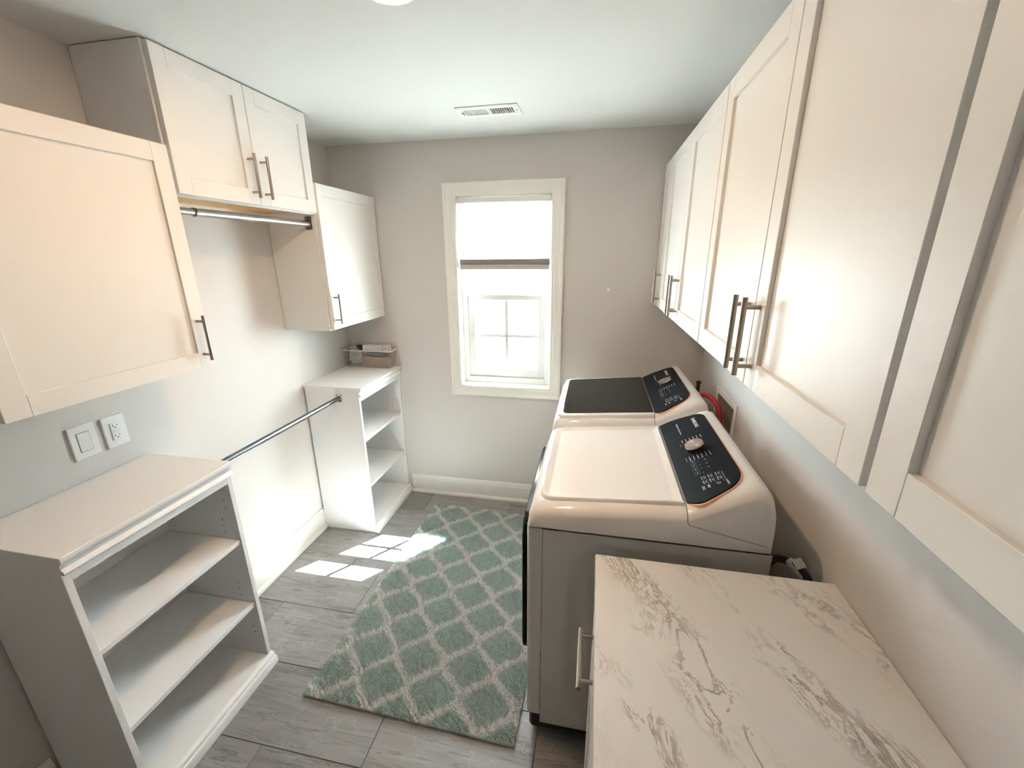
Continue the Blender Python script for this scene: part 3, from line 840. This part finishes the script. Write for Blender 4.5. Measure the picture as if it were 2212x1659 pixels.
def plane_poly(bm, pts, P, A, B, Nn, n0, n1):
    """extruded polygon in the plane P + a*A + b*B, from height n0 to n1 along Nn"""
    lo = [bm.verts.new(P + A*p.x + B*p.y + Nn*n0) for p in pts]
    hi = [bm.verts.new(P + A*p.x + B*p.y + Nn*n1) for p in pts]
    n = len(pts)
    for i in range(n):
        bm.faces.new((lo[i], lo[(i+1) % n], hi[(i+1) % n], hi[i]))
    bm.faces.new(hi); bm.faces.new(list(reversed(lo)))
    bmesh.ops.recalc_face_normals(bm, faces=bm.faces)

def offset_poly(pts, d):
    N = len(pts); out = []
    for i in range(N):
        a, p, b_ = pts[i-1], pts[i], pts[(i+1) % N]
        t = (b_-a).normalized()
        nrm = Vector((t.y, -t.x))
        out.append(p + nrm*(d if not callable(d) else d(i, p)))
    return out

def text_obj(name, body, P, xdir, ydir, size, material, parent, extr=0.0001, bold=0.0):
    cu = bpy.data.curves.new(name, 'FONT'); cu.body = body; cu.size = size; cu.align_x = 'CENTER'; cu.align_y = 'CENTER'
    cu.extrude = extr; cu.offset = bold; cu.space_character = 1.08
    tmp = bpy.data.objects.new(name, cu); COL.objects.link(tmp)
    dg = bpy.context.evaluated_depsgraph_get()
    me = bpy.data.meshes.new_from_object(tmp.evaluated_get(dg))
    bpy.data.objects.remove(tmp)
    zd = xdir.cross(ydir)
    mm = Matrix(((xdir.x, ydir.x, zd.x, P.x), (xdir.y, ydir.y, zd.y, P.y), (xdir.z, ydir.z, zd.z, P.z), (0, 0, 0, 1)))
    me.transform(Matrix.Translation(-base(parent)) @ mm)
    me.materials.clear(); me.materials.append(material)
    o = bpy.data.objects.new(name, me)
    return link(o, parent)

def control_panel(parent, y0, kn, washer):
    P = Vector((2.050, y0, 1.043))
    A, B = S_, Vector((0, 1, 0))
    # outline: (s, t) — front edge on the seam, narrower rounded back
    pts = [(0.002, 0.050), (0.002, 0.650), (0.060, 0.660), (0.184, 0.632), (0.184, 0.072), (0.040, 0.022)]
    pts = [Vector(p) for p in pts]
    rad = [0.004, 0.004, 0.03, 0.045, 0.070, 0.030]
    rp = rounded(pts, rad)
    # make it counter-clockwise in (s,t) for offsets
    area = sum(rp[i-1].x*rp[i].y - rp[i].x*rp[i-1].y for i in range(len(rp)))
    if area < 0: rp = rp[::-1]
    bm = bmesh.new()
    def grow(i, p):
        near = max(0.0, min(1.0, (0.20-p.y)/0.12))
        low = max(0.0, min(1.0, p.x/0.03))
        return low*(0.0012 + 0.0065*near)
    outer = offset_poly(rp, grow)
    plane_poly(bm, outer, P, A, B, NN, -0.004, 0.0030)
    tr = mesh_obj('copper_trim', bm, M['copper'], parent, smooth=False)
    bm = bmesh.new()
    plane_poly(bm, rp, P, A, B, NN, 0.0, 0.0052)
    pn = mesh_obj('control_panel', bm, M['black'], parent)
    nz = 0.0054
    def at(s, t, n=nz): return P + A*s + B*t + NN*n
    XD, YD = Vector((0, -1, 0)), S_
    text_obj('lettering', 'SAMSUNG', at(0.137, kn[2]), XD, YD, 0.0195, M['print'], pn, bold=0.0004)
    # illegible small print: fine strokes
    bm = bmesh.new(); bd = bmesh.new()
    def stroke(b, s, t, ls, lt):
        plane_poly(b, [Vector((s-ls/2, t-lt/2)), Vector((s+ls/2, t-lt/2)), Vector((s+ls/2, t+lt/2)), Vector((s-ls/2, t+lt/2))], at(0, 0, 0), A, B, NN, 0.0052, 0.0056)
    def word(b, s, t, length, hgt=0.006):
        """a run of tiny letter-like strokes along the reading direction (-y)"""
        n_ = max(2, int(length/0.0048)); k_ = random.Random(int(s*1e4+t*1e4))
        for i in range(n_):
            tt = t + length/2 - (i+0.5)*length/n_
            stroke(b, s + k_.uniform(-0.0006, 0.0006), tt, hgt*k_.uniform(0.7, 1.0), 0.0016)
            if k_.random() < 0.6: stroke(b, s + k_.choice((-0.4, 0, 0.4))*hgt, tt-0.001, 0.0012, 0.003)
    word(bm, 0.069, kn[2]-0.010, 0.110, 0.0055)
    ks, kt = kn[0], kn[1]
    for i in range(6):
        s = ks - 0.033 + i*0.0138
        word(bm, s, kt+0.085, 0.024, 0.0045)
        word(bm, s, kt-0.062, 0.030, 0.0045)
        stroke(bd, s, kt+0.066 - abs(i-2.5)*0.002, 0.0008, 0.010)
        stroke(bd, s, kt-0.040, 0.0008, 0.010)
    word(bd, ks-0.045, kt+0.06, 0.028, 0.004); word(bd, ks-0.045, kt-0.06, 0.03, 0.004)
    t0_ = kt - 0.088
    for i in range(4):
        t = t0_ - i*0.026
        word(bm, 0.066, t, 0.014, 0.0045); stroke(bm, 0.084, t-0.004, 0.002, 0.002)
        for ds in (0.058, 0.074): stroke(bd, ds, t, 0.0006, 0.022)
        stroke(bd, 0.066, t+0.012, 0.016, 0.0006)
    for i in range(3): stroke(bm, 0.107, t0_ - 0.006 - i*0.026, 0.0028, 0.004)
    t1_ = 0.150
    for i, s in enumerate((0.072, 0.093, 0.116)):
        for j in range(2):
            word(bm, s, t1_ - j*0.026, 0.020, 0.0042); word(bm, s+0.0075, t1_ - j*0.026, 0.016, 0.0035)
        stroke(bd, s+0.012, t1_-0.018, 0.0008, 0.058)
    stroke(bm, 0.135, 0.115, 0.0008, 0.080); word(bm, 0.138, 0.090, 0.028, 0.004)
    stroke(bm, 0.062, 0.094, 0.0012, 0.024); word(bm, 0.067, 0.094, 0.020, 0.004)
    # start/pause mark
    for dt in (-0.004, 0.0): stroke(bm, 0.082, 0.094+dt, 0.008, 0.0012)
    plane_poly(bm, [Vector((0.078, 0.103)), Vector((0.086, 0.103)), Vector((0.082, 0.0965))], at(0, 0, 0), A, B, NN, 0.0052, 0.0056)
    # power ring
    ring_o = [Vector((0.112 + 0.0052*math.cos(a), 0.097 + 0.0052*math.sin(a))) for a in np.linspace(0, 2*math.pi, 20, endpoint=False)]
    ring_i = [Vector((0.112 + 0.0040*math.cos(a), 0.097 + 0.0040*math.sin(a))) for a in np.linspace(0, 2*math.pi, 20, endpoint=False)]
    for i in range(20):
        j = (i+1) % 20
        bm.faces.new([bm.verts.new(at(q.x, q.y, 0.0056)) for q in (ring_o[i], ring_o[j], ring_i[j], ring_i[i])])
    q = mesh_obj('fine_print', bm, M['print'], pn); q['kind'] = 'stuff'
    q = mesh_obj('fine_print', bd, M['printdim'], pn); q['kind'] = 'stuff'
    # knob
    bm = bmesh.new(); c0 = at(ks, kt, 0.005)
    cyl(bm, c0, c0 + NN*0.016, 0.0330, 40, 0.0315)
    k0 = mesh_obj('knob', bm, M['blackpl'], parent, smooth=True)
    bm = bmesh.new(); cyl(bm, c0 + NN*0.016, c0 + NN*0.0225, 0.0345, 48, 0.0325)
    f = mesh_obj('knob_cap', bm, M['knobm'], k0, smooth=True)
    return pn

def tray_ring(bm, outline, prof, zf):
    """ring swept round a closed xy outline; prof [(inset, dz)]"""
    N = len(outline)
    rings = []
    for ins, dz in prof:
        off = offset_poly(outline, -ins)
        rings.append([bm.verts.new((p.x, p.y, zf(p.x) + dz)) for p in off])
    for a, b_ in zip(rings, rings[1:]):
        for i in range(N):
            bm.faces.new((a[i], a[(i+1) % N], b_[(i+1) % N], b_[i]))
    return rings

def zlid(x):
    return 1.004 + (x-1.605)*(1.0415-1.004)/(2.047-1.605)

def machine(nm, y0, label, cat, washer):
    T = thing(nm, (1.93, y0+MW/2, 0), label, cat)
    # body: side panel with a stamped recess (near side), front wrap, back, bottom
    nx, nz_ = 56, 56
    X0, X1, Z0, Z1 = 1.619, 2.290, 0.070, 0.930
    def recess(x, z):
        # rounded rectangle distance
        cx_, cz_, hx, hz, r = 1.965, 0.475, 0.262, 0.415, 0.16
        dx, dz = abs(x-cx_)-hx+r, abs(z-cz_)-hz+r
        d = math.hypot(max(dx, 0), max(dz, 0)) + min(max(dx, dz), 0) - r
        def sm(e0, e1, v):
            t = max(0, min(1, (v-e0)/(e1-e0))); return t*t*(3-2*t)
        a = 0.010*(1-sm(-0.022, 0.0, d))
        b_ = 0.006*(1-sm(-0.060, -0.042, d))
        return a - b_
    for sgn, yy in ((1, y0), (-1, y0+MW)):
        bm = bmesh.new()
        G = [[bm.verts.new((X0+(X1-X0)*i/nx, yy + sgn*recess(X0+(X1-X0)*i/nx, Z0+(Z1-Z0)*j/nz_), Z0+(Z1-Z0)*j/nz_)) for j in range(nz_+1)] for i in range(nx+1)]
        for i in range(nx):
            for j in range(nz_):
                bm.faces.new((G[i][j], G[i+1][j], G[i+1][j+1], G[i][j+1]))
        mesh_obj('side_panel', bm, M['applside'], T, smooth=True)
    bm = bmesh.new()
    def quad(*p): bm.faces.new([bm.verts.new(q) for q in p])
    quad((X1, y0, Z0), (X1, y0+MW, Z0), (X1, y0+MW, Z1), (X1, y0, Z1))
    quad((X0, y0, Z0), (X1, y0, Z0), (X1, y0+MW, Z0), (X0, y0+MW, Z0))
    quad((X0, y0, Z0), (X0, y0+MW, Z0), (X0, y0+MW, Z1), (X0, y0, Z1))
    mesh_obj('inner_frame', bm, M['applside'], T)
    bm = bmesh.new()
    # front panel wraps round the corners
    fx = 1.566
    pl = [(1.6175, y0+0.0005), (1.585, y0+0.0005), (1.573, y0+0.004), (1.568, y0+0.010), (fx, y0+0.024), (fx, y0+MW-0.024), (1.568, y0+MW-0.010), (1.573, y0+MW-0.004), (1.585, y0+MW-0.0005), (1.6175, y0+MW-0.0005)]
    a = [bm.verts.new((x, y, 0.110)) for x, y in pl]; b_ = [bm.verts.new((x, y, 0.9315)) for x, y in pl]
    for i in range(len(pl)-1): bm.faces.new((a[i], a[i+1], b_[i+1], b_[i]))
    bm.faces.new(a); bm.faces.new(b_)
    bmesh.ops.recalc_face_normals(bm, faces=bm.faces)
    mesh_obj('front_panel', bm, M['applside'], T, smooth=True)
    box('plinth', (1.578, 1.70, y0+0.004, y0+MW-0.004, 0.030, 0.1105), M['blackpl'], T, bev=0.010)
    box('base_pan', (1.69, 2.285, y0+0.01, y0+MW-0.01, 0.040, 0.071), M['blackpl'], T, bev=0)
    for x in (1.63, 2.24):
        for y in (y0+0.06, y0+MW-0.06):
            bm = bmesh.new(); cyl(bm, (x, y, 0.0), (x, y, 0.045), 0.020, 14)
            mesh_obj('foot', bm, M['darksteel'], T, smooth=True, origin=(x, y, 0))
    top_cover(T, y0)
    XS = 2.0455
    if washer:
        # lid: white slab with a dark glass pane reaching the console seam
        ol = rounded([Vector((1.588, y0+0.026)), Vector((XS, y0+0.020)), Vector((XS, y0+MW-0.020)), Vector((1.588, y0+MW-0.026))], [0.045, 0.002, 0.002, 0.045], 8)
        bm = bmesh.new()
        r_ = tray_ring(bm, ol, [(0.0, -0.004), (0.0, 0.006), (0.003, 0.0095), (0.010, 0.0100), (0.020, 0.0095)], zlid)
        bm.faces.new(r_[-1])
        bmesh.ops.recalc_face_normals(bm, faces=bm.faces)
        lid = mesh_obj('lid', bm, M['appl'], T, smooth=True)
        gl = rounded([Vector((1.612, y0+0.050)), Vector((XS-0.002, y0+0.043)), Vector((XS-0.002, y0+MW-0.040)), Vector((1.612, y0+MW-0.046))], [0.035, 0.002, 0.002, 0.035], 8)
        bm = bmesh.new()
        r_ = tray_ring(bm, gl, [(0.0, 0.009), (0.0, 0.0108), (0.0015, 0.0114)], zlid)
        bm.faces.new(r_[-1]); bmesh.ops.recalc_face_normals(bm, faces=bm.faces)
        mesh_obj('lid_glass', bm, M['glass_dark'], lid)
    else:
        ol = rounded([Vector((1.600, y0+0.050)), Vector((XS, y0+0.040)), Vector((XS, y0+MW-0.040)), Vector((1.600, y0+MW-0.046))], [0.050, 0.002, 0.002, 0.050], 8)
        bm = bmesh.new()
        r_ = tray_ring(bm, ol, [(0.0, -0.002), (0.002, 0.006), (0.006, 0.0105), (0.010, 0.0100), (0.024, 0.0030), (0.030, 0.0025)], zlid)
        bm.faces.new(r_[-1]); bmesh.ops.recalc_face_normals(bm, faces=bm.faces)
        mesh_obj('top_tray', bm, M['appl'], T, smooth=True)
        # big dark drum door on the front
        bm = bmesh.new()
        dp = rounded([Vector((y0+0.035, 0.36)), Vector((y0+MW-0.035, 0.36)), Vector((y0+MW-0.035, 0.925)), Vector((y0+0.035, 0.925))], [0.06]*4, 8)
        lo = [bm.verts.new((1.5655, p.x, p.y)) for p in dp]; hi = [bm.verts.new((1.549, p.x, p.y)) for p in dp]
        c_ = Vector((y0+MW/2, 0.6425))
        hi2 = [bm.verts.new((1.545, c_.x+(p.x-c_.x)*0.985, c_.y+(p.y-c_.y)*0.985)) for p in dp]
        for q1, q2 in ((lo, hi), (hi, hi2)):
            for i in range(len(dp)): bm.faces.new((q1[i], q1[(i+1) % len(dp)], q2[(i+1) % len(dp)], q2[i]))
        bm.faces.new(hi2); bmesh.ops.recalc_face_normals(bm, faces=bm.faces)
        mesh_obj('drum_door', bm, M['glass_dark'], T)
    control_panel(T, y0, (0.096, 0.351, 0.562) if not washer else (0.108, 0.380, 0.553), washer)
    return T

machine('washing_machine', 2.170, 'white top-loading washing machine with dark glass lid, nearer the window wall', 'washing machine', True)
dry = machine('clothes_dryer', 1.400, 'white clothes dryer with flat white top, between washing machine and countertop', 'clothes dryer', False)

# ------------------------------------------------------------------ washer outlet box, hoses, cord
T = thing('washer_outlet_box', (W, 2.42, 0.97), 'recessed white water outlet box on the right wall behind the washer', 'outlet box')
bm = bmesh.new()
fx0 = W-0.006
for d in ((fx0, W-0.0003, 2.250, 2.285, 0.826, 1.092), (fx0, W-0.0003, 2.560, 2.592, 0.826, 1.092), (fx0, W-0.0003, 2.285, 2.560, 0.826, 0.860), (fx0, W-0.0003, 2.285, 2.560, 1.060, 1.092)):
    bx(bm, *d, 0.0015)
mesh_obj('frame', bm, M['plastic'], T)
M['boxin'] = mat('outlet_box_inside', (0.45, 0.38, 0.32), 0.6)
boxes('box_liner', [(W+0.085, W+0.09, 2.2855, 2.5595, 0.8605, 1.0595), (W, W+0.085, 2.2855, 2.288, 0.8605, 1.0595), (W, W+0.085, 2.557, 2.5595, 0.8605, 1.0595), (W, W+0.085, 2.288, 2.557, 0.8605, 0.864), (W, W+0.085, 2.288, 2.557, 1.056, 1.0595), (W, W+0.085, 2.418, 2.424, 0.864, 1.056)], M['boxin'], T, bev=0)
bm = bmesh.new(); cyl(bm, (2.455, 2.36, 0.864), (2.455, 2.36, 0.915), 0.011, 14); cyl(bm, (2.425, 2.36, 0.90), (2.46, 2.36, 0.90), 0.010, 14)
mesh_obj('valve', bm, M['nickel'], T, smooth=True)
bm = bmesh.new(); tube(bm, [(2.300, 2.475, 1.062), (2.315, 2.465, 1.072), (2.345, 2.44, 1.070), (2.374, 2.40, 1.040), (2.386, 2.37, 0.98), (2.388, 2.360, 0.91), (2.384, 2.352, 0.84), (2.375, 2.34, 0.70), (2.350, 2.34, 0.45)], 0.0125, 14)
tag(mesh_obj('water_hose', bm, M['red'], smooth=True, origin=(2.39, 2.40, 0.9)), 'red rubber water hose looping from the wall box behind the washer', 'hose')
bm = bmesh.new(); tube(bm, [(2.3085, 2.560, 0.60), (2.312, 2.560, 0.90), (2.312, 2.560, 1.108)], 0.0095, 12)
cyl(bm, (2.312, 2.560, 1.106), (2.312, 2.560, 1.116), 0.013, 14)
tag(mesh_obj('drain_hose', bm, M['blackpl'], smooth=True, origin=(2.31, 2.56, 0.8)), 'black hose end standing up behind the washer', 'hose')

T = thing('power_cable', (2.39, 1.38, 0.82), 'thick black power cord with a white tag behind the dryer', 'power cord')
bm = bmesh.new(); tube(bm, [(2.410, 1.345, 0.62), (2.405, 1.350, 0.78), (2.398, 1.385, 0.850), (2.385, 1.425, 0.872), (2.362, 1.470, 0.868), (2.340, 1.510, 0.83), (2.330, 1.54, 0.70), (2.332, 1.56, 0.45)], 0.0115, 12)
mesh_obj('cable', bm, M['blackpl'], T, smooth=True)
bm = bmesh.new()
a_, n_ = Vector((2.374, 1.450, 0.893)), Vector((0.006, -0.02, -0.003))
bx(bm, -0.0008, 0.0008, -0.024, 0.024, -0.014, 0.014)
bmesh.ops.transform(bm, matrix=Matrix.Translation(Vector((2.373, 1.422, 0.898))) @ Matrix.Rotation(math.radians(-38), 4, 'Z') @ Matrix.Rotation(math.radians(-52), 4, 'Y') @ Matrix.Rotation(math.radians(-18), 4, 'X'), verts=bm.verts)
mesh_obj('tag', bm, M['tag'], T)
bm = bmesh.new(); cyl(bm, (2.392, 1.408, 0.862), (2.366, 1.462, 0.874), 0.0128, 14)
mesh_obj('label_sleeve', bm, M['tag'], T, smooth=True)

# ------------------------------------------------------------------ clear bin on the far shelf unit
ZK = 1.0137
T = thing('storage_bin', (0.19, 2.905, ZK), 'clear plastic bin on top of the far shelf unit', 'storage bin')
def bin_shell(bm, b, t, th):
    (bx0, bx1, by0, by1, bz), (tx0, tx1, ty0, ty1, tz) = b, t
    def ring(x0, x1, y0, y1, z): return [bm.verts.new(p) for p in ((x0, y0, z), (x1, y0, z), (x1, y1, z), (x0, y1, z))]
    o0, o1 = ring(bx0, bx1, by0, by1, bz), ring(tx0, tx1, ty0, ty1, tz)
    i1, i0 = ring(tx0+th, tx1-th, ty0+th, ty1-th, tz), ring(bx0+th, bx1-th, by0+th, by1-th, bz+th)
    for a, b_ in ((o0, o1), (o1, i1), (i1, i0)):
        for i in range(4): bm.faces.new((a[i], a[(i+1) % 4], b_[(i+1) % 4], b_[i]))
    bm.faces.new(o0[::-1]); bm.faces.new(i0)
bm = bmesh.new(); bin_shell(bm, (0.030, 0.352, 2.874, 2.958, ZK+0.0003), (0.012, 0.372, 2.862, 2.964, ZK+0.122), 0.002)
mesh_obj('tub', bm, M['clear'], T)
M['rim'] = mat('bin_rim', (0.72, 0.70, 0.66), 0.3)
boxes('rim', [(0.006, 0.378, 2.856, 2.864, ZK+0.119, ZK+0.126), (0.006, 0.378, 2.960, 2.967, ZK+0.119, ZK+0.126), (0.006, 0.014, 2.864, 2.960, ZK+0.119, ZK+0.126), (0.370, 0.378, 2.864, 2.960, ZK+0.119, ZK+0.126)], M['rim'], T, bev=0.001)
# ribbed tan basket inside
bm = bmesh.new()
bx(bm, 0.140, 0.342, 2.880, 2.950, ZK+0.004, ZK+0.070, 0.002)
for i in range(12): bx(bm, 0.148+i*0.0158, 0.156+i*0.0158, 2.8775, 2.881, ZK+0.006, ZK+0.052, 0.001)
tag(mesh_obj('ribbed_basket', bm, M['tan'], origin=(0.24, 2.915, ZK)), 'tan ribbed plastic basket inside the clear bin', 'basket')
def crumple(cx_, cy_, cz_, rx, ry, rz, seed, amp, sub=4):
    bm = bmesh.new(); bmesh.ops.create_icosphere(bm, subdivisions=sub, radius=1.0)
    from mathutils import noise as mn
    for v in bm.verts:
        d = v.co.normalized()
        n_ = mn.noise(d*2.3 + Vector((seed, 0, 0)))*0.6 + mn.noise(d*5.1 + Vector((0, seed, 0)))*0.4 - abs(mn.noise(d*8.0 + Vector((0, 0, seed))))*0.35
        k_ = 1 + amp*n_
        v.co = Vector((cx_ + d.x*rx*k_, cy_ + d.y*ry*k_, cz_ + d.z*rz*k_))
    return bm
tag(mesh_obj('folded_cloth', crumple(0.243, 2.915, ZK+0.089, 0.088, 0.026, 0.0165, 3.0, 0.25), M['cloth'], smooth=True, origin=(0.24, 2.915, ZK+0.09)), 'dark folded cloth on the tan basket in the clear bin', 'cloth')
tag(mesh_obj('plastic_bag', crumple(0.080, 2.912, ZK+0.078, 0.048, 0.033, 0.066, 5.0, 0.42), M['film'], origin=(0.08, 2.915, ZK+0.07)), 'crumpled clear plastic bag at the left end of the bin', 'plastic bag')
tag(mesh_obj('dark_pouch', crumple(0.110, 2.922, ZK+0.134, 0.030, 0.018, 0.018, 9.0, 0.5), M['cloth'], smooth=True, origin=(0.09, 2.915, ZK+0.13)), 'dark crumpled pouch poking above the left end of the bin', 'pouch')
T = thing('paper_packet', (0.24, 2.915, ZK+0.12), 'white paper packet lying on top of the bin contents', 'packet')
bm = bmesh.new(); bx(bm, 0.148, 0.345, 2.893, 2.940, ZK+0.112, ZK+0.158, 0.004)
bmesh.ops.subdivide_edges(bm, edges=bm.edges, cuts=4, use_grid_fill=True)
for v in bm.verts: v.co += Vector((rng.uniform(-1, 1), rng.uniform(-1, 1), rng.uniform(-1, 1)))*0.0016
mesh_obj('wrapper', bm, M['paper'], T)
bm = bmesh.new(); cyl(bm, (0.326, 2.8895, ZK+0.138), (0.326, 2.8935, ZK+0.138), 0.004, 12); bx(bm, 0.302, 0.304, 2.890, 2.8935, ZK+0.118, ZK+0.152)
mesh_obj('printed_mark', bm, M['cloth'], T)['kind'] = 'stuff'

# ------------------------------------------------------------------ shag rug
RUGX, RUGY, RANG = 1.098, 2.062, math.radians(-1.6)
RW, RL = 0.905, 1.432
rug = thing('shag_rug', (RUGX, RUGY, 0.0), 'sage green shag rug with an ivory trellis pattern on the tile floor', 'rug')
rug.rotation_euler = (0, 0, RANG)
def raw_obj(name, me, material, parent):
    for mm in (material if isinstance(material, list) else [material]): me.materials.append(mm)
    o = bpy.data.objects.new(name, me); link(o, parent); return o
bm = bmesh.new(); bx(bm, -RW/2, RW/2, -RL/2, RL/2, 0.001, 0.007, 0.002)
me = bpy.data.meshes.new('backing'); bm.to_mesh(me); bm.free()
raw_obj('backing', me, M['backing'], rug)
# tufts
sp = 0.0037
gx = np.arange(-RW/2+0.001, RW/2-0.0005, sp); gy = np.arange(-RL/2+0.001, RL/2-0.0005, sp)
X, Y = np.meshgrid(gx, gy); X = X.ravel(); Y = Y.ravel()
n = len(X)
X = X + rng.uniform(-sp/2, sp/2, n); Y = Y + rng.uniform(-sp/2, sp/2, n)
X = np.clip(X, -RW/2+0.001, RW/2-0.001); Y = np.clip(Y, -RL/2+0.001, RL/2-0.001)
# world coords of tufts -> trellis
wxr = RUGX + X*math.cos(RANG) - Y*math.sin(RANG); wyr = RUGY + X*math.sin(RANG) + Y*math.cos(RANG)
lx = (X - 0.1930)/0.2345
ly = (Y + 0.5970)/0.2700
ux = np.abs(lx - np.round(lx))
fy = ly - np.floor(ly)
tri = 0.5*(1-np.abs(2*fy-1)); cosg = 0.25*(1-np.cos(2*math.pi*ly))
gg = 0.22*tri + 0.78*cosg
slope = (0.22 + 0.78*0.5*math.pi*np.abs(np.sin(2*math.pi*ly)))*0.2345/0.2700
dm = np.abs(ux - gg)*0.2345/np.sqrt(1+slope**2) + rng.normal(0, 0.0022, n)
white = dm < 0.0150
hgt = rng.uniform(0.013, 0.023, n)
# clumped lean directions
ang = 2*math.pi*(np.sin(X*61+np.sin(Y*47)*2)*0.5 + np.sin(Y*73+X*31)*0.5) + rng.normal(0, 0.9, n)
lean = rng.uniform(0.15, 0.7, n)
wd = rng.uniform(0.0009, 0.0015, n)
hx, hy = np.cos(ang), np.sin(ang)
px, py = -hy, hx
def P3(x, y, z): return np.stack([x, y, z], 1)
def cl(x, y):
    return np.clip(x, -RW/2-0.004, RW/2+0.004), np.clip(y, -RL/2-0.004, RL/2+0.004)
lv_ = []
for f_, zf, wf in ((0.0, 0.0, 1.0), (0.35, 0.62, 1.05), (1.0, 1.0, 0.45)):
    ox = X + hx*lean*hgt*f_; oy = Y + hy*lean*hgt*f_
    ox, oy = cl(ox, oy)
    zz = 0.006 + (hgt*np.sqrt(np.maximum(1-(lean*0.72)**2, 0.15)))*zf
    lv_.append(P3(ox - px*wd*wf, oy - py*wd*wf, zz)); lv_.append(P3(ox + px*wd*wf, oy + py*wd*wf, zz))
V = np.stack(lv_, 1).reshape(-1, 3)        # n*6 verts
bi = (np.arange(n)*6)[:, None]
q = np.concatenate([bi + np.array([0, 1, 3, 2]), bi + np.array([2, 3, 5, 4])], 1).reshape(-1, 4)
def tuft_mesh(nm, sel, material):
    idx = np.nonzero(sel)[0]
    vv = V.reshape(n, 6, 3)[idx].reshape(-1, 3)
    k_ = len(idx); b0 = (np.arange(k_)*6)[:, None]
    qq = np.concatenate([b0 + np.array([0, 1, 3, 2]), b0 + np.array([2, 3, 5, 4])], 1).reshape(-1, 4)
    me = bpy.data.meshes.new(nm)
    me.vertices.add(len(vv)); me.vertices.foreach_set('co', vv.astype(np.float32).ravel())
    me.loops.add(qq.size); me.loops.foreach_set('vertex_index', qq.ravel().astype(np.int32))
    me.polygons.add(len(qq)); me.polygons.foreach_set('loop_start', (np.arange(len(qq))*4).astype(np.int32)); me.polygons.foreach_set('loop_total', np.full(len(qq), 4, np.int32))
    me.update(calc_edges=True); me.validate()
    o = raw_obj(nm, me, material, rug); o['kind'] = 'stuff'
    return o
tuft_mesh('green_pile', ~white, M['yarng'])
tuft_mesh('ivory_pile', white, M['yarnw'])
